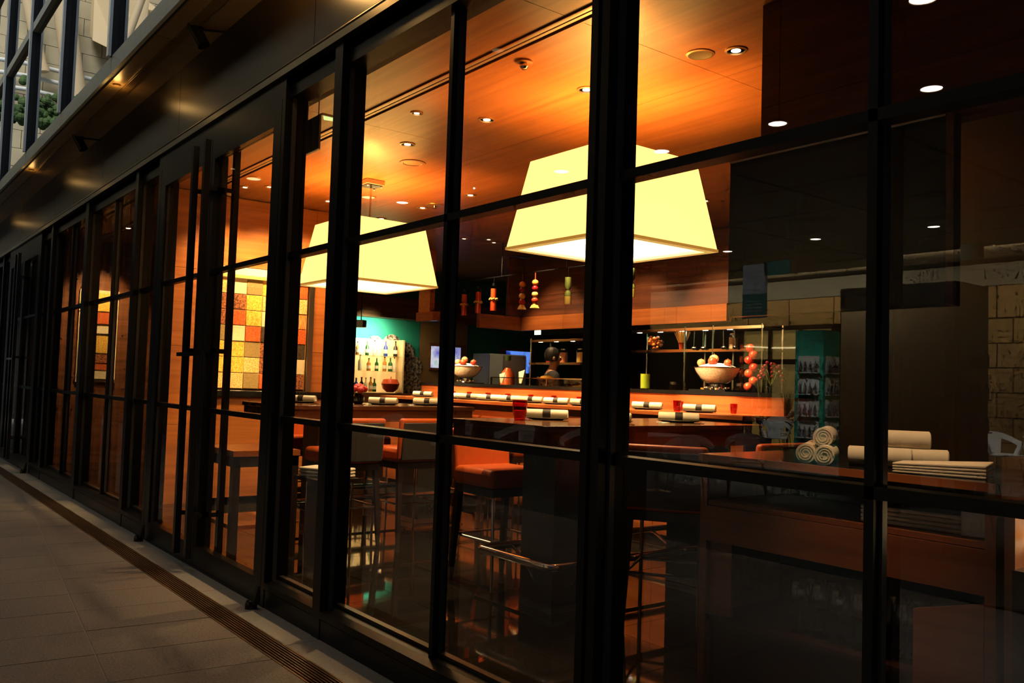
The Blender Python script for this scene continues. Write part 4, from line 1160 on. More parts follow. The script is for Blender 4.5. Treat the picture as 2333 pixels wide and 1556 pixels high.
t = empty('exit_box', (-9.55, 5.9, 2.02), 0, 'small lit white green exit light under the hood', 'exit light')
box('case', (-0.075, 0.075, 0, 0.03, 0, 0.075), 'frame', t)
box('lit_face', (-0.07, 0.07, -0.004, 0.0, 0.006, 0.069), 'exit_white', t)

# ------------------------------------------------------------------ back bar on the teal wall
t = tag(box('wall_bar', (-13.4, -13.05, 3.9, 9.6, 0, 3.19), 'teal_deep'), 'teal wall behind the bar shelves and screens', 'wall', kind='structure')
box('teal_panel', (-13.05, -13.02, 4.3, 6.08, 0, 2.36), 'teal', t)
box('tan_panel', (-13.05, -13.02, 6.085, 7.10, 0, 2.36), 'tan_wall', t)
box('teal_panel', (-13.05, -13.03, 7.105, 9.0, 0, 2.33), 'teal_deep', t)
box('lintel', (-13.05, -12.80, 4.3, 9.0, 2.365, 2.72), 'walnut_y', t)
t = empty('bar_shelf', (-12.98, 5.2, 1.10), 0, 'backlit bottle shelf with three glass levels on the teal wall', 'shelf')
box('back_panel', (-0.03, 0.0, -0.48, 0.44, 0.0, 0.90), 'shelf_glow', t)
box('side', (0.0, 0.22, 0.40, 0.43, 0.0, 0.90), 'cream_wall', t)
for z in (0.0, 0.345, 0.60):
    box('shelf', (0.0, 0.22, -0.48, 0.40, z, z + 0.012), 'glass_shelf', t)
box('base', (-0.03, 0.28, -0.55, 1.2, -1.10, -0.005), 'walnut_y', t)
bt = ['bottle_amber', 'bottle_green', 'bottle_clear', 'bottle_blue', 'bottle_dark', 'bottle_clear', 'bottle_amber', 'bottle_green']
k = 0
for lv, z, ys in (('top', 1.714, (4.80, 4.98, 5.12, 5.33, 5.52)), ('middle', 1.459, (4.86, 5.02, 5.17, 5.32, 5.43, 5.51)), ('bottom', 1.113, (4.80, 4.90, 4.98, 5.07, 5.14))):
    for i, y in enumerate(ys):
        h_ = random.uniform(0.21, 0.27); r_ = random.uniform(0.030, 0.038)
        t = empty('bottle', (-12.88, y, z), 0, 'bottle on the %s level of the backlit bar shelf, %s from its left' % (lv, ORD[i]), 'bottle', 'bottles on the bar shelf')
        MB().lathe([(r_, 0.0), (r_, h_ * 0.58), (r_ * 0.4, h_ * 0.72), (r_ * 0.36, h_ * 0.93)], n=14).build('glass', bt[k % 8], t, smooth=True)
        MB().lathe([(r_ * 0.42, h_ * 0.93), (r_ * 0.42, h_)], n=10).build('cap', 'cork' if k % 2 else 'frame', t)
        MB().lathe([(r_ * 1.015, h_ * 0.18), (r_ * 1.015, h_ * 0.42)], n=14, capb=False, capt=False).build('paper', 'paper_label', t, smooth=True)
        k += 1
t = empty('apple_ornament', (-12.80, 5.40, 1.113), 0, 'large glossy red apple ornament on the bottom bar shelf', 'ornament')
MB().lathe([(0.06, 0.0), (0.13, 0.06), (0.155, 0.14), (0.12, 0.215), (0.05, 0.225), (0.012, 0.205)], n=24).build('body', 'red_pot', t, smooth=True)
MB().cyl((0, 0, 0.20), (0.02, 0, 0.26), 0.008, n=6).build('stem', 'cork', t)
t = empty('photo_mural', (-13.018, 5.4, 1.1), 0, 'cloud shaped black and white photo collage on the teal wall', 'mural')
def disc(cy, cz, r_):
    pts = [(cy + r_ * math.cos(a * PI / 12), cz + r_ * math.sin(a * PI / 12)) for a in range(24)]
    return pts
for k, (cy, cz, r_) in enumerate(((-0.2, 0.80, 0.16), (0.12, 0.82, 0.18), (0.38, 0.68, 0.20), (0.55, 0.45, 0.20), (0.40, 0.25, 0.30), (0.58, 0.12, 0.18))):
    MB().prism_x(disc(cy, cz, r_), 0.0, 0.006 + 0.002 * k).build('print', 'mural', t)
t = empty('wall_spot', (-12.45, 4.62, 2.20), 0.5, 'square floodlight washing the teal wall', 'floodlight')
MB().box(-0.07, 0.07, -0.06, 0.06, -0.06, 0.06).build('housing', 'steel', t, bevel=0.01)
MB().cyl((0, 0, 0.06), (0, 0, 0.95), 0.008, n=8).build('stem', 'frame', t)
light('flood_bulb', 'SPOT', (-12.35, 4.72, 2.14), 95, (0.75, 1.0, 0.80), None, spot_size=math.radians(75), spot_blend=0.8, shadow_soft_size=0.05).rotation_euler = Vector((-0.65, 0.20, -0.02)).to_track_quat('-Z', 'Y').to_euler()
light('shelf_bulb', 'AREA', (-12.6, 5.15, 2.12), 18, (1.0, 0.75, 0.40), None, size=0.5).rotation_euler = Vector((-0.5, 0, -0.6)).to_track_quat('-Z', 'Y').to_euler()
for i, (y0, y1, z0, z1, m_, l_) in enumerate(((6.30, 6.93, 1.56, 1.94, 'screen_a', 'wall screen with pale blue picture between the tan panels'), (7.97, 8.55, 1.53, 1.94, 'screen_b', 'wall screen with deep blue picture beside the grey cabinets'))):
    t = empty('wall_screen', (-13.0, (y0 + y1) / 2, z0), 0, l_, 'screen', 'wall screens')
    hy = (y1 - y0) / 2
    box('bezel', (-0.02, 0.02, -hy - 0.10 * i - 0.02, hy + 0.12, -0.05, z1 - z0 + 0.05), 'walnut_y', t)
    box('display', (0.02, 0.026, -hy, hy, 0.0, z1 - z0), m_, t)
t = empty('tall_cabinet', (-12.75, 7.65, 0), 0, 'tall grey two door cabinet in front of the teal wall', 'cabinet')
box('body', (-0.25, 0.24, -0.42, 0.42, 0, 1.85), 'grey_cab', t)
box('door', (0.24, 0.26, -0.415, -0.125, 0.02, 1.83), 'grey_cab', t)
box('door', (0.24, 0.26, -0.12, 0.415, 0.02, 1.83), 'grey_cab_dark', t)

# ------------------------------------------------------------------ by the door: console table and towel stand
t = empty('console_table', (-6.31, 0.50, 0), 0, 'dark console table with a low shelf just inside the door', 'table')
box('top', (-0.31, 0.31, -0.25, 0.25, 0.735, 0.775), 'cherry_x', t)
for sx in (-1, 1):
    for sy in (-1, 1):
        box('leg', (min(sx * 0.25, sx * 0.30), max(sx * 0.25, sx * 0.30), min(sy * 0.19, sy * 0.245), max(sy * 0.19, sy * 0.245), 0, 0.735), 'leg_wood', t)
box('apron', (-0.30, 0.30, -0.24, 0.24, 0.66, 0.735), 'leg_wood', t)
box('low_shelf', (-0.29, 0.29, -0.23, 0.23, 0.22, 0.25), 'cherry_x', t)
t = empty('host_stand', (-5.55, 0.75, 0), 0, 'narrow black host stand behind the near door post', 'stand')
box('pillar', (-0.10, 0.10, -0.10, 0.10, 0.0, 0.60), 'black_board', t)
box('top', (-0.18, 0.18, -0.16, 0.16, 0.60, 0.625), 'black_board', t)
b = MB()
o = empty('folded_towel', (-5.55, 0.75, 0.625), 0.5, 'folded white towel lying on the narrow host stand', 'towel')
for k in range(3):
    MB().box(-0.17, 0.17, -0.10, 0.10, 0.001 + k * 0.022, 0.021 + k * 0.022).build('layer', 'linen', o, bevel=0.009, seg=2)

# ------------------------------------------------------------------ napkin station
t = empty('service_station', (-1.865, 1.0, 0), 0, 'open wooden service station with glasses and napkins inside the near window', 'station')
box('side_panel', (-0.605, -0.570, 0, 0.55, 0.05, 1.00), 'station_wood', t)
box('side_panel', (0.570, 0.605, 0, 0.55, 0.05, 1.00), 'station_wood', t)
box('top', (-0.61, 0.61, 0.0, 0.57, 1.002, 1.03), 'black_gloss', t)  # unlit top and lit front edge are put into these two colours
box('top_edge', (-0.61, 0.605, -0.012, 0.0, 1.002, 1.03), 'cherry_x', t)
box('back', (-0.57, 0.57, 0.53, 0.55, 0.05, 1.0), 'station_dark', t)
box('shelf', (-0.57, 0.57, 0.01, 0.53, 0.815, 0.835), 'station_wood', t)
box('drawer_front', (-0.57, 0.57, 0.0, 0.02, 0.665, 0.812), 'station_wood', t)
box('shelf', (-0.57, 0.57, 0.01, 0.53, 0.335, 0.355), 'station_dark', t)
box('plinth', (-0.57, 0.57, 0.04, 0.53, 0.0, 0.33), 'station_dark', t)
MB().hexa([(0.335, 0.0, 0.03), (0.568, 0.0, 0.03), (0.568, 0.02, 0.03), (0.335, 0.02, 0.03), (0.335, 0.0, 0.575), (0.568, 0.0, 0.64), (0.568, 0.02, 0.64), (0.335, 0.02, 0.575)]).build('flap_panel', 'station_wood', t)
box('divider', (-0.57, -0.45, 0.02, 0.04, 0.36, 0.80), 'station_wood', t)
light('station_fill', 'SPOT', (-1.60, 0.45, 3.1), 110, (1.0, 0.62, 0.30), None, spot_size=math.radians(26), spot_blend=0.8, shadow_soft_size=0.04)  # added spot without a fixture, lights the towels and front edge
bpy.data.objects['station_fill'].rotation_euler = Vector((-0.08, 0.72, -2.05)).to_track_quat('-Z', 'Y').to_euler()
# rolled towels on top
def towel_roll(x, y, z, rz, label):
    o = empty('towel_roll', (x, y, z), rz, label, 'towel', 'rolled towels on the station')
    MB().tube([(-0.11, 0, 0.038), (0.11, 0, 0.038)], 0.038, 18).build('cloth', 'linen', o, smooth=True)
    for s in (-1, 1):
        sp = [(s * 0.1115, (0.034 - 0.026 * k / 30) * math.cos(k * 0.55), 0.038 + (0.034 - 0.026 * k / 30) * math.sin(k * 0.55)) for k in range(31)]
        MB().tube(sp, 0.0026, 5).build('fold', 'linen', o, smooth=True)
rolls = [(-2.05, 1.16, 0.0, -1.1, 'left end of the bottom row'), (-1.95, 1.13, 0.0, -1.1, 'second in the bottom row'), (-2.00, 1.20, 0.066, -1.1, 'lying on the two left ones'),
         (-2.10, 1.27, 0.0, -1.0, 'behind the left end of the pile'), (-1.78, 1.22, 0.0, 0.5, 'first of the three near the mullion'), (-1.68, 1.30, 0.0, 0.5, 'second of the three near the mullion'), (-1.74, 1.28, 0.066, 0.6, 'top of the three near the mullion')]
for (x, y, z, a, wh) in rolls:
    towel_roll(x, y, 1.03 + z, a, 'rolled cream towel on the station, ' + wh)
o = empty('folded_napkins', (-1.50, 1.14, 1.03), 0.25, 'flat stack of folded cream napkins on the station top', 'napkin')
for k in range(4):
    MB().hexa([(-0.15, -0.075, 0.001 + k * 0.009), (0.15, -0.075, 0.001 + k * 0.012), (0.15, 0.075, 0.001 + k * 0.014), (-0.15, 0.075, 0.001 + k * 0.009),
               (-0.15, -0.075, 0.009 + k * 0.009), (0.15, -0.075, 0.011 + k * 0.012), (0.15, 0.075, 0.012 + k * 0.014), (-0.15, 0.075, 0.009 + k * 0.009)]).build('napkin_layer', 'linen', o, bevel=0.003)
o = empty('napkin_pile', (-1.60, 1.20, 0.835), 0.1, 'low pile of folded white napkins inside the station', 'napkin')
for k in range(4):
    MB().box(-0.18, 0.18, -0.12, 0.12, 0.001 + k * 0.016, 0.016 + k * 0.016).build('napkin_layer', 'linen', o, bevel=0.006)
o = empty('white_pot', (-1.36, 1.13, 0.835), 0, 'square white ceramic pot inside the station', 'pot')
box('pot', (-0.05, 0.05, -0.05, 0.05, 0.0, 0.09), 'ceramic', o, bevel=0.006)
for (dx, dy) in ((-0.02, 0), (0.02, 0.01), (0.0, -0.02)):
    MB().ball((dx, dy, 0.095), 0.018, 10).build('sugar_stick', 'plate_white', o, smooth=True)
def wine_glass():
    t = empty('wine_glass')
    MB().lathe([(0.034, 0.0), (0.033, 0.003), (0.006, 0.008), (0.0045, 0.085), (0.012, 0.095), (0.036, 0.125), (0.041, 0.155), (0.033, 0.205), (0.0318, 0.205), (0.0395, 0.155), (0.034, 0.126), (0.0008, 0.098)], n=20, capt=False).build('glass', 'crystal', t, smooth=True)
    return t
wg = wine_glass(); first = True
for r_ in range(2):
    for k in range(7):
        o = wg if first else copy_tree(wg); first = False
        o.location = (-2.04 + k * 0.086, 1.10 + r_ * 0.10 + 0.012 * (k % 2), 0.355)
        tag(o, 'wine glass on the lower station shelf, %s from the left in the %s row' % (ORD[k], 'front' if r_ == 0 else 'back'), 'glass', 'wine glasses on the station shelf')
# onyx lamp cabinet at the picture edge
t = empty('onyx_cabinet', (-0.80, 0.80, 0), 0, 'wooden cabinet with a glowing onyx lamp block at the right picture edge', 'cabinet')
box('hood_box', (-0.36, 0.36, 0.0, 0.45, 0.985, 1.13), 'cherry_x', t)
box('side', (-0.36, -0.33, 0.02, 0.45, 0.0, 0.985), 'station_wood', t)
box('base', (-0.33, 0.36, 0.0, 0.45, 0.0, 0.80), 'station_dark', t)
MB().ball((-0.10, 0.16, 0.885), 0.24, 20, 0.36).build('onyx_block', 'onyx', t, smooth=True)

# ------------------------------------------------------------------ people
def skinned(name, pts, edges, material, parent, root, sub=2):
    me = bpy.data.meshes.new(name)
    keys = list(pts)
    me.from_pydata([pts[k][0] for k in keys], [(keys.index(a), keys.index(b)) for a, b in edges], [])
    o = bpy.data.objects.new(name, me)
    COL.objects.link(o)
    o.parent = parent
    me.materials.append(MAT[material])
    sk = o.modifiers.new('skin', 'SKIN')
    sk.use_smooth_shade = True
    for i, k in enumerate(keys):
        sv = me.skin_vertices[0].data[i]
        r_ = pts[k][1]
        sv.radius = r_ if isinstance(r_, tuple) else (r_, r_)
        sv.use_root = (k == root)
    ss = o.modifiers.new('sub', 'SUBSURF')
    ss.levels = sub; ss.render_levels = sub
    return o

def person(loc, rz, label, arm_r, arm_l, h=1.74):
    """arm_r / arm_l: elbow, wrist in local coordinates (facing -y)"""
    t = empty('person', loc, rz, label, 'person')
    s = h / 1.74
    B = {'pelvis': ((0, 0, 0.95), (0.13, 0.095)), 'belly': ((0, 0.0, 1.08), (0.125, 0.09)), 'chest': ((0, 0.01, 1.27), (0.15, 0.105)), 'collar': ((0, 0.015, 1.42), (0.09, 0.07)),
         'neck': ((0, 0.01, 1.49), 0.052), 'jaw': ((0, -0.025, 1.56), (0.062, 0.068)), 'head': ((0, 0.0, 1.645), (0.076, 0.092)), 'crown': ((0, 0.01, 1.715), (0.05, 0.062)), 'nose': ((0, -0.112, 1.615), 0.012)}
    E = [('pelvis', 'belly'), ('belly', 'chest'), ('chest', 'collar'), ('collar', 'neck'), ('neck', 'jaw'), ('jaw', 'head'), ('head', 'crown'), ('head', 'nose')]
    J = {k: B[k] for k in ('pelvis', 'belly', 'chest', 'collar')}
    J = {k: (p, tuple(q + 0.014 for q in r_)) for k, (p, r_) in J.items()}
    JE = [('pelvis', 'belly'), ('belly', 'chest'), ('chest', 'collar')]
    T = {'pelvis': ((0, 0, 0.96), (0.145, 0.11))}
    TE = []
    for sd, arm in ((1, arm_r), (-1, arm_l)):
        q = 'r' if sd > 0 else 'l'
        el, wr = Vector(arm[0]), Vector(arm[1])
        sh = Vector((sd * 0.175, 0.012, 1.40))
        B[q + 'sh'] = (tuple(sh), 0.058); B[q + 'el'] = (tuple(el), 0.042); B[q + 'wr'] = (tuple(wr), 0.027)
        d = (wr - el).normalized()
        side = d.cross(Vector((0, 0, 1)))
        side = side.normalized() if side.length > 0.1 else Vector((1, 0, 0))
        nrm = side.cross(d).normalized()
        palm = wr + d * 0.075
        B[q + 'pm'] = (tuple(palm), (0.036, 0.016))
        E += [('collar', q + 'sh'), (q + 'sh', q + 'el'), (q + 'el', q + 'wr'), (q + 'wr', q + 'pm')]
        for f, (off, ln) in enumerate(((-0.030, 0.068), (-0.010, 0.080), (0.010, 0.075), (0.030, 0.056))):
            a = palm + side * off + d * 0.028
            b_ = a + d * ln * 0.55 - nrm * 0.012
            c_ = b_ + d * ln * 0.35 - nrm * 0.026
            for nm, p, r_ in (('a', a, 0.0095), ('b', b_, 0.0085), ('c', c_, 0.007)):
                B['%sf%d%s' % (q, f, nm)] = (tuple(p), r_)
            E += [(q + 'pm', '%sf%da' % (q, f)), ('%sf%da' % (q, f), '%sf%db' % (q, f)), ('%sf%db' % (q, f), '%sf%dc' % (q, f))]
        a = wr + d * 0.045 - side * 0.042 * sd - nrm * 0.006
        b_ = a + d * 0.035 - side * 0.016 * sd - nrm * 0.016
        B[q + 'ta'] = (tuple(a), 0.0105); B[q + 'tb'] = (tuple(b_), 0.0085)
        E += [(q + 'wr', q + 'ta'), (q + 'ta', q + 'tb')]
        J[q + 'sh'] = (tuple(sh), 0.070); J[q + 'el'] = (tuple(el), 0.054); J[q + 'wr'] = (tuple(wr - d * 0.02), 0.040)
        JE += [('collar', q + 'sh'), (q + 'sh', q + 'el'), (q + 'el', q + 'wr')]
        hp, kn, an, to = (sd * 0.09, 0, 0.88), (sd * 0.10, -0.02, 0.48), (sd * 0.105, 0.02, 0.085), (sd * 0.12, -0.15, 0.035)
        for nm, p, r_, rj in (('hp', hp, 0.085, 0.10), ('kn', kn, 0.055, 0.070), ('an', an, 0.036, 0.060)):
            B[q + nm] = (p, r_); T[q + nm] = (p, rj)
        B[q + 'to'] = (to, (0.040, 0.030))
        E += [('pelvis', q + 'hp'), (q + 'hp', q + 'kn'), (q + 'kn', q + 'an'), (q + 'an', q + 'to')]
        TE += [('pelvis', q + 'hp'), (q + 'hp', q + 'kn'), (q + 'kn', q + 'an')]
        MB().box(sd * 0.12 - 0.048, sd * 0.12 + 0.048, -0.21, 0.075, 0.0, 0.085).build('shoe', 'black_gloss', t, bevel=0.03, seg=3)
    skinned('body', B, E, 'skin', t, 'pelvis', 2)
    skinned('jacket', J, JE, 'cloth_black', t, 'pelvis', 2)
    skinned('trousers', T, TE, 'cloth_grey', t, 'pelvis', 2)
    pr = [(0.002, 0.115), (0.05, 0.105), (0.078, 0.075), (0.092, 0.02), (0.090, -0.03), (0.078, -0.06)]
    hr = MB(); hr.lathe([(a, z) for a, z in reversed(pr)], (0, 0.018, 1.655), 18, capb=False)
    hr.build('hair', 'hair', t, smooth=True)
    for sd in (-1, 1):
        MB().ball((sd * 0.030, -0.088, 1.638), 0.010, 8).build('eye', 'plate_white', t, smooth=True)
        MB().ball((sd * 0.080, 0.005, 1.625), 0.020, 8, 1.5).build('ear', 'skin', t, smooth=True)
    box('mouth', (-0.024, 0.024, -0.093, -0.086, 1.568, 1.575), 'rose', t)
    t.scale = (s, s, s)
    return t
person((-8.24, 5.08, 0), 2.6, 'cook in dark clothes behind the counter, turned away towards the jars', ((0.25, -0.08, 1.16), (0.24, -0.24, 1.24)), ((-0.26, -0.02, 1.13), (-0.18, -0.22, 1.10)), 1.76)
person((-11.25, -12.7, 0), PI, 'waiter in dark clothes across the walkway, mirrored in the window beside the counter', ((0.25, -0.05, 1.12), (0.16, -0.28, 1.05)), ((-0.25, 0.0, 1.12), (-0.27, -0.08, 0.86)), 1.75)

# ------------------------------------------------------------------ across the walkway (seen only as reflections in the glass)
tag(box('floor_walkway', (-40, 6, -24, -3.6, -0.045, 0.0), 'mall_floor'), 'smooth grey floor of the cafe area across the walkway', 'floor', kind='structure')
t = tag(box('ceiling_canopy', (-30, 4, -6.02, -1.3, 4.02, 4.3), 'mall_dark'), 'dark canopy over the near edge of the cafe area', 'canopy', kind='structure')  # near edge carried forward to shut out sky light
t = tag(box('ceiling_walkway', (-30, 4, -16.0, -6.02, 4.03, 4.3), 'mall_dark'), 'grey panelled ceiling over the cafe area across the walkway', 'ceiling', kind='structure')
for i in range(12):
    for j in range(6):
        x, y = 2.0 - 2.2 * i, -7.55 - 1.5 * j
        box('ceiling_panel', (x - 2.14, x, y, y + 1.44, 4.0, 4.03), 'mall_ceiling', t)
for i, (x, y) in enumerate(((-3.71, -5.25), (-5.22, -5.15), (-6.73, -5.09), (-8.24, -4.9), (-9.85, -4.6), (-11.40, -4.45), (-14.3, -4.0), (-6.67, -11.3), (-8.63, -11.1), (-4.7, -11.3), (-2.9, -3.5), (-10.6, -11.2))):
    d = downlight(x, y, 'round ceiling lamp across the walkway, %s in the row' % ORD[i], 'lamp_cool', 0.115, 0, 'ceiling lamps across the walkway', 4.02 if y > -6 else 4.0)
    if i in (1, 3, 5, 7, 8, 9, 11):
        light('walkway_bulb', 'SPOT', (x, y, 3.9), 75 if y > -6 else 420, (1.0, 0.90, 0.74), None, spot_size=math.radians(115), spot_blend=0.6, shadow_soft_size=0.1)
for i, x in enumerate((-5.6, -8.4, -11.2, -14.2)):  # lamps added to relight the paving under the extended canopy
    d = downlight(x, -1.9, 'added fill lamp in the canopy edge above the paving, %s from the camera end' % ORD[i], 'lamp_dim', 0.06, 0, 'added canopy edge fill lamps', 4.02)
    light('canopy_fill', 'SPOT', (0, 0, -0.05), 46, (1.0, 0.80, 0.58), d, spot_size=math.radians(80), spot_blend=0.9, shadow_soft_size=0.08)
tag(box('wall_sky_block_end', (-30.3, -30, -24, -1.3, 0, 4.3), 'mall_dark'), 'added dark wall blocking the sky at the far end of the walkway', 'wall', kind='structure')  # unseen wall added to keep sky out of the pane reflections
tag(box('wall_sky_block_start', (4.0, 4.2, -24, 3.0, 0, 4.3), 'mall_dark'), 'added dark wall blocking the sky behind the camera', 'wall', kind='structure')  # unseen wall added to keep sky light off the paving
t = tag(box('wall_across', (-30, 4, -16.4, -15.80, 0, 4.0), 'mall_dark'), 'tan stone shop front wall across the walkway', 'wall', kind='structure')
box('band', (-30, 4, -15.80, -15.70, 3.56, 4.0), 'mall_band', t)
for i in range(22):
    x = 3.0 - 1.18 * i
    box('fascia_block', (x - 1.15, x, -15.80, -15.74, 2.93, 3.55), 'mall_stone', t)
for r_ in range(6):
    for i in range(10):
        x = 3.0 - 1.18 * i + (0.3 if r_ % 2 else 0)
        box('stone_block', (x - 1.15, x, -15.80, -15.75 + random.uniform(-0.008, 0.004), r_ * 0.486, r_ * 0.486 + 0.464), 'mall_stone', t)
light('wall_wash_fill', 'AREA', (-4.5, -13.6, 3.9), 200, (1.0, 0.74, 0.36), None, shape='RECTANGLE', size=9.0, size_y=0.4).rotation_euler = Vector((0, -0.8, -0.6)).to_track_quat('-Z', 'Y').to_euler()  # added area lights without fixtures, brightening the wall across
light('wall_wash_fill', 'AREA', (-13.5, -14.6, 3.9), 150, (1.0, 0.74, 0.36), None, shape='RECTANGLE', size=8.0, size_y=0.4).rotation_euler = Vector((0, -0.8, -0.6)).to_track_quat('-Z', 'Y').to_euler()
t = empty('door_20', (-12.4, -15.72, 0), 0, 'glazed shop door with bronze frame and amber lit interior across the walkway', 'door', kind='structure')
box('lit_interior', (-1.3, 1.3, -0.06, -0.03, 0.05, 2.85), 'shop_glow', t)
for x in (-1.3, -0.45, 0.40, 1.25):
    box('mullion', (x, x + 0.07, -0.03, 0.06, 0, 2.9), 'bronze', t)
box('transom', (-1.3, 1.32, -0.03, 0.05, 2.0, 2.12), 'bronze', t)
box('transom', (-1.3, 1.32, -0.03, 0.05, 2.82, 2.92), 'bronze', t)
for x in (-1.23, -0.38, 0.47):
    pane('pane', (x, x + 0.78, 0.0, 0.01, 0.05, 2.82), t)
MB().tube([(-1.2, -0.02, 2.45), (-0.4, -0.02, 2.40), (0.4, -0.02, 2.39), (1.2, -0.02, 2.42)], 0.018, 8).build('light_tube', 'tube_glow', t)
for i, x in enumerate((-12.45, -11.75)):
    t = empty('potted_plant', (x, -14.9, 0), 0, ['tall grass plant with pale flowers on a slim stand across the walkway', 'leafy plant with white flowers on a slim stand across the walkway'][i], 'plant', 'plants across the walkway')
    MB().lathe([(0.03, 0.0), (0.03, 0.55), (0.12, 0.6), (0.14, 0.72)], n=14).build('stand', 'black_gloss', t, smooth=True)
    b = MB()
    for k in range(40):
        a = k * 2.4; r_ = 0.02 + 0.1 * (k / 40)
        b.tube([(0.3 * r_ * math.cos(a), 0.3 * r_ * math.sin(a), 0.7), (r_ * math.cos(a), r_ * math.sin(a), 1.1), (1.7 * r_ * math.cos(a), 1.7 * r_ * math.sin(a), 1.45 + 0.15 * (k % 3) - 0.4 * i)], [0.008, 0.007, 0.002], 5)
    o = b.build('leaves', 'leaf', t); o['kind'] = 'stuff'
    b = MB()
    for k in range(24):
        a = k * 2.4; r_ = 0.26 * math.sqrt(k / 24)
        b.ball((r_ * math.cos(a), r_ * math.sin(a), 0.80 + 0.05 * (k % 3)), 0.045, 8)
    o = b.build('flowers', 'linen', t, smooth=True); o['kind'] = 'stuff'
def kiosk(x, y, w_, d, h_, body, label, shelf_m):
    t = empty('display_kiosk', (x, y, 0), 0, label, 'kiosk')
    box('body', (-w_, 0, -d, 0, 0, h_), body, t)
    for k in range(4):
        z = 0.45 + k * 0.42
        for (a, b_, c_, e_) in ((0.0, 0.012, -d + 0.08, -0.08), (-w_ + 0.08, -0.08, 0.0, 0.012)):
            f = box('shelf_back', (a, b_, c_, e_, z, z + 0.34), shelf_m, t)
        bm_ = MB()
        for q in range(4):
            bm_.lathe([(0.03, 0.0), (0.03, 0.14), (0.012, 0.17), (0.012, 0.21)], (0.045, -d + 0.14 + q * (d - 0.28) / 3, z + 0.02), 8)
            bm_.lathe([(0.03, 0.0), (0.03, 0.14), (0.012, 0.17), (0.012, 0.21)], (-w_ + 0.14 + q * (w_ - 0.28) / 3, 0.045, z + 0.02), 8)
        bm_.build('products', 'print_dark', t, smooth=True)
        box('shelf', (0.012, 0.09, -d + 0.08, -0.08, z, z + 0.015), shelf_m, t)
        box('shelf', (-w_ + 0.08, -0.08, 0.012, 0.09, z, z + 0.015), shelf_m, t)
kiosk(-9.50, -12.76, 0.62, 0.60, 2.55, 'kiosk_teal', 'teal display kiosk with small shelves of products across the walkway', 'kiosk_shelf')
kiosk(-5.15, -8.80, 1.58, 0.9, 2.78, 'kiosk_dark', 'large dark display kiosk across the walkway behind the mullion', 'kiosk_dark')
for i, (x0, x1, z0, z1, zs) in enumerate(((-8.36, -7.92, 2.43, 3.25, 2.80), (-6.10, -5.90, 2.74, 3.24, 2.74), (-7.97, -7.52, 3.06, 3.27, 3.27), (-5.07, -4.80, 3.02, 3.22, 3.22))):
    t = empty('hanging_banner', ((x0 + x1) / 2, -8.76, z0), 0, ['white over teal hanging banner across the walkway', 'narrow white hanging banner with a dark round emblem', 'flat teal hanging banner beside the white one', 'small teal hanging banner near the stone wall'][i], 'banner', 'hanging banners across the walkway')
    hw = (x1 - x0) / 2
    if z1 > zs: box('white_field', (-hw, hw, -0.008, 0.008, zs - z0, z1 - z0), 'banner_white', t)
    if zs > z0: box('teal_field', (-hw, hw, -0.008, 0.008, 0, zs - z0), 'banner_teal', t)
    if i == 0:
        for k in range(3):
            box('text_line', (-hw + 0.06, hw - 0.08, 0.008, 0.010, 0.10 + 0.05 * k, 0.115 + 0.05 * k), 'banner_white', t)
    if i == 1:
        MB().prism_x(disc(0, 0.2, 0.085), -0.004, 0.004).build('emblem', 'print_dark', t).rotation_euler = (0, 0, PI / 2)
        t.children[-1].location = (0, 0.012, 0)
    for x in (-hw + 0.02, hw - 0.02):
        MB().cyl((x, 0, z1 - z0), (x, 0, 4.0 - z0), 0.003, n=5).build('wire', 'steel', t)
for (x, tx) in ((-7.0, -8.1), (-5.6, -5.9)):  # added spots without fixtures, brightening the banners
    light('banner_fill', 'SPOT', (x, -5.6, 3.9), 130, (0.95, 0.97, 1.0), None, spot_size=math.radians(38), spot_blend=0.6, shadow_soft_size=0.05).rotation_euler = (Vector((tx, -8.76, 2.9)) - Vector((x, -5.6, 3.9))).to_track_quat('-Z', 'Y').to_euler()
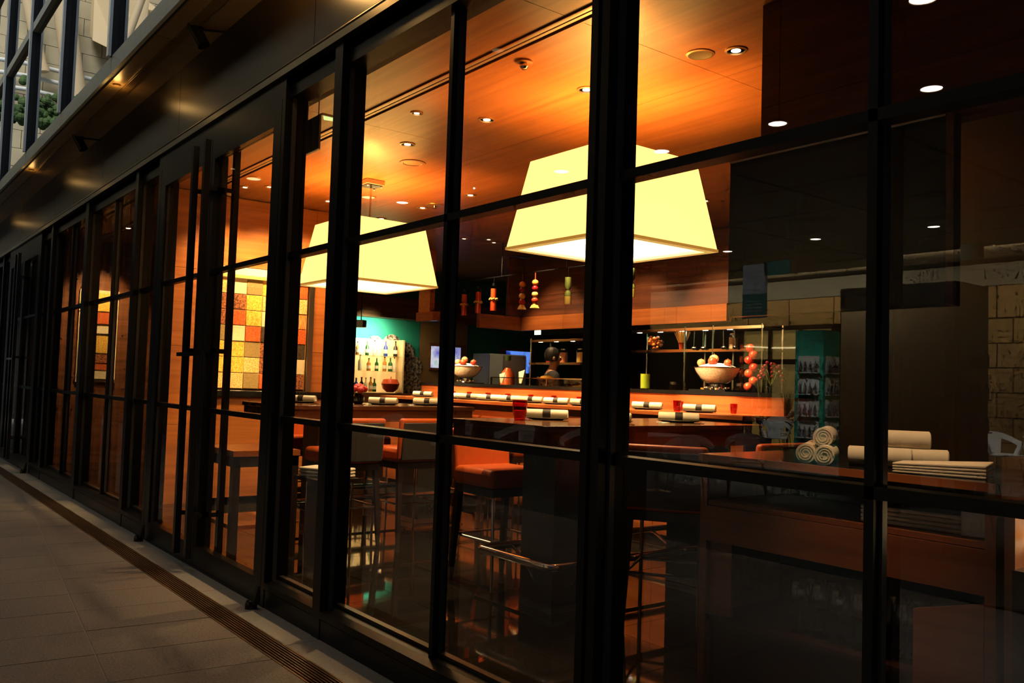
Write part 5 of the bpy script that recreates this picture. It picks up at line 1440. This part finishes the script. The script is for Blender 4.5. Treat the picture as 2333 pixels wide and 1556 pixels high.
# white shell chairs
def shell_chair():
    t = empty('shell_chair')
    pts = []
    for k in range(13):
        a = math.radians(-20 + k * (220 / 12))
        pts.append((0.27 * math.cos(a), 0.26 * math.sin(a) - 0.02, 0.62 + 0.13 * max(0, math.sin(a)) ** 1.2))
    b = MB()
    n0 = len(pts)
    for (px, py, pz) in pts:
        b.v += [(px, py, pz - 0.045), (px * 1.05, py * 1.05, pz - 0.045), (px * 1.05, py * 1.05, pz + 0.045), (px, py, pz + 0.045)]
    for k in range(n0 - 1):
        for q in range(4):
            b.f.append((k * 4 + q, k * 4 + (q + 1) % 4, k * 4 + 4 + (q + 1) % 4, k * 4 + 4 + q))
    b.f += [(0, 1, 2, 3), tuple((n0 - 1) * 4 + q for q in (3, 2, 1, 0))]
    b.build('arm_hoop', 'white_plastic', t, smooth=True)
    MB().hexa([(-0.12, 0.20, 0.43), (0.12, 0.20, 0.43), (0.12, 0.225, 0.43), (-0.12, 0.225, 0.43), (-0.15, 0.235, 0.74), (0.15, 0.235, 0.74), (0.15, 0.255, 0.74), (-0.15, 0.255, 0.74)]).build('back', 'white_plastic', t, bevel=0.01)
    MB().box(-0.23, 0.23, -0.24, 0.23, 0.415, 0.45).build('seat', 'white_plastic', t, bevel=0.016, seg=3)
    for sx in (-1, 1):
        MB().hexa([(sx * 0.20 - 0.015, -0.12, 0.44), (sx * 0.20 + 0.015, -0.12, 0.44), (sx * 0.20 + 0.015, -0.02, 0.44), (sx * 0.20 - 0.015, -0.02, 0.44),
                   (sx * 0.262 - 0.012, -0.13, 0.60), (sx * 0.262 + 0.012, -0.13, 0.60), (sx * 0.262 + 0.012, -0.03, 0.60), (sx * 0.262 - 0.012, -0.03, 0.60)]).build('arm_support', 'white_plastic', t)
        for sy in (-1, 1):
            MB().cyl((sx * 0.18, sy * 0.18, 0.42), (sx * 0.235, sy * 0.235, 0.0), 0.009, n=8).build('leg', 'chrome', t, smooth=True)
    return t
sc = shell_chair(); first = True
chairs = [(-6.5, -5.4, 2.6, 'near the canopy edge, mirrored over the seen-from-behind stool'), (-6.9, -7.0, -0.6, 'behind the nearest row, mirrored beside the station'), (-3.6, -5.5, 0.6, 'mirrored low in the station pane'),
          (-9.1, -4.95, 3.0, 'mirrored over the near table apron'), (-8.1, -5.25, 2.8, 'mirrored beside the table corner'), (-10.2, -4.7, 3.3, 'mirrored left of the near table'),
          (-11.1, -13.4, 0.8, 'in front of the glazed shop door'), (-10.3, -12.4, -0.5, 'next to the teal kiosk'), (-11.6, -14.4, 2.4, 'deepest, beside the plants'),
          (-6.2, -12.6, 2.2, 'before the stone wall, left of a pair'), (-5.4, -12.2, -0.7, 'before the stone wall, right of a pair'), (-11.9, -4.6, 2.9, 'mirrored in the narrow side window')]
for (x, y, a, wh) in chairs:
    o = sc if first else copy_tree(sc); first = False
    o.location = (x, y, 0); o.rotation_euler = (0, 0, a)
    tag(o, 'white shell armchair across the walkway, ' + wh, 'chair', 'white shell chairs')
for i, (x, y) in enumerate(((-10.45, -13.6), (-5.8, -13.3), (-7.7, -6.2))):
    t = empty('cafe_table', (x, y, 0), 0, ['round white cafe table by the glazed shop door', 'round white cafe table before the stone wall', 'round white cafe table in the nearest row across the walkway'][i], 'table', 'round white cafe tables')
    MB().lathe([(0.33, 0.70), (0.34, 0.71), (0.34, 0.725), (0.33, 0.73)], n=28).build('top', 'white_plastic', t, smooth=True)
    MB().lathe([(0.20, 0.0), (0.19, 0.012), (0.03, 0.03), (0.028, 0.70)], n=20).build('pedestal', 'chrome', t, smooth=True)

# ------------------------------------------------------------------ daylit structure at the end of the walkway (mirrored in the upper glazing)
t = tag(box('wall_atrium_end', (-24.6, -24.1, -12, 0.5, 3.9, 16), 'grout'), 'daylit stone block wall at the end of the walkway', 'wall', kind='structure')
for r_ in range(21):
    for i in range(11):
        y = -0.3 - 0.85 * i - (0.4 if r_ % 2 else 0)
        box('stone_block', (-24.1, -24.06 + random.uniform(-0.006, 0.008), y - 0.835, y, 4.0 + r_ * 0.45, 4.0 + r_ * 0.45 + 0.437), 'facade_stone', t)
for i, (pa, pb, r_, l_) in enumerate((((-23.2, -2.40, 11.2), (-23.2, -3.15, 7.2), 0.24, 'thick cream leaning column before the daylit stone wall'), ((-23.4, -1.60, 11.2), (-23.4, -2.25, 8.6), 0.13, 'slimmer cream leaning column before the daylit stone wall'), ((-22.7, -4.6, 12.0), (-22.7, -3.6, 8.2), 0.10, 'thin cream brace leaning the other way'))):
    t = empty('leaning_column', pa, 0, l_, 'column')
    q = Vector(pb) - Vector(pa)
    MB().cyl((0, 0, 0), tuple(q), r_, n=18).build('shaft', 'cream_column', t, smooth=True)
    MB().cyl(tuple(q * 0.98), tuple(q * 1.04), r_ * 1.15, n=18).build('collar', 'cream_column', t, smooth=True)
for i, z in enumerate((8.65, 8.35, 8.02)):
    t = MB().tube([(-23.7, -1.2, z), (-23.6, -2.0, z + 0.03), (-23.7, -3.4, z + 0.02)], 0.055, 12).build('white_handrail', 'white_tube', None, smooth=True)
    tag(t, 'white horizontal tube before the daylit stone wall, %s from the top' % ORD[i], 'tube', 'white tubes at the atrium end')
for i in range(4):
    y = -3.35 - 0.62 * i
    t = MB().hexa([(-23.9, y - 0.6, 9.7 + 0.25 * (i % 2)), (-23.4, y - 0.6, 9.4 + 0.25 * (i % 2)), (-23.5, y, 9.6 - 0.2 * (i % 2)), (-23.9, y, 9.9 - 0.2 * (i % 2)),
                   (-23.9, y - 0.6, 10.9), (-23.2, y - 0.6, 10.7 + 0.3 * (i % 2)), (-23.6, y, 10.8 + 0.2 * (i % 2)), (-23.9, y, 11.2)]).build('folded_canopy', 'cream_panel')
    tag(t, 'folded cream ceiling panel above the walkway end, %s from the facade' % ORD[i], 'panel', 'folded cream panels')
b = MB(); random.seed(11)
for k in range(420):
    b.ball((-22.6 + random.uniform(-0.15, 0.2), random.uniform(-3.4, -1.2), 7.0 + abs(random.gauss(0, 0.28))), random.uniform(0.05, 0.11), 6)
tag(b.build('hedge', 'hedge'), 'green planting on a ledge before the daylit stone wall', 'hedge', kind='stuff')
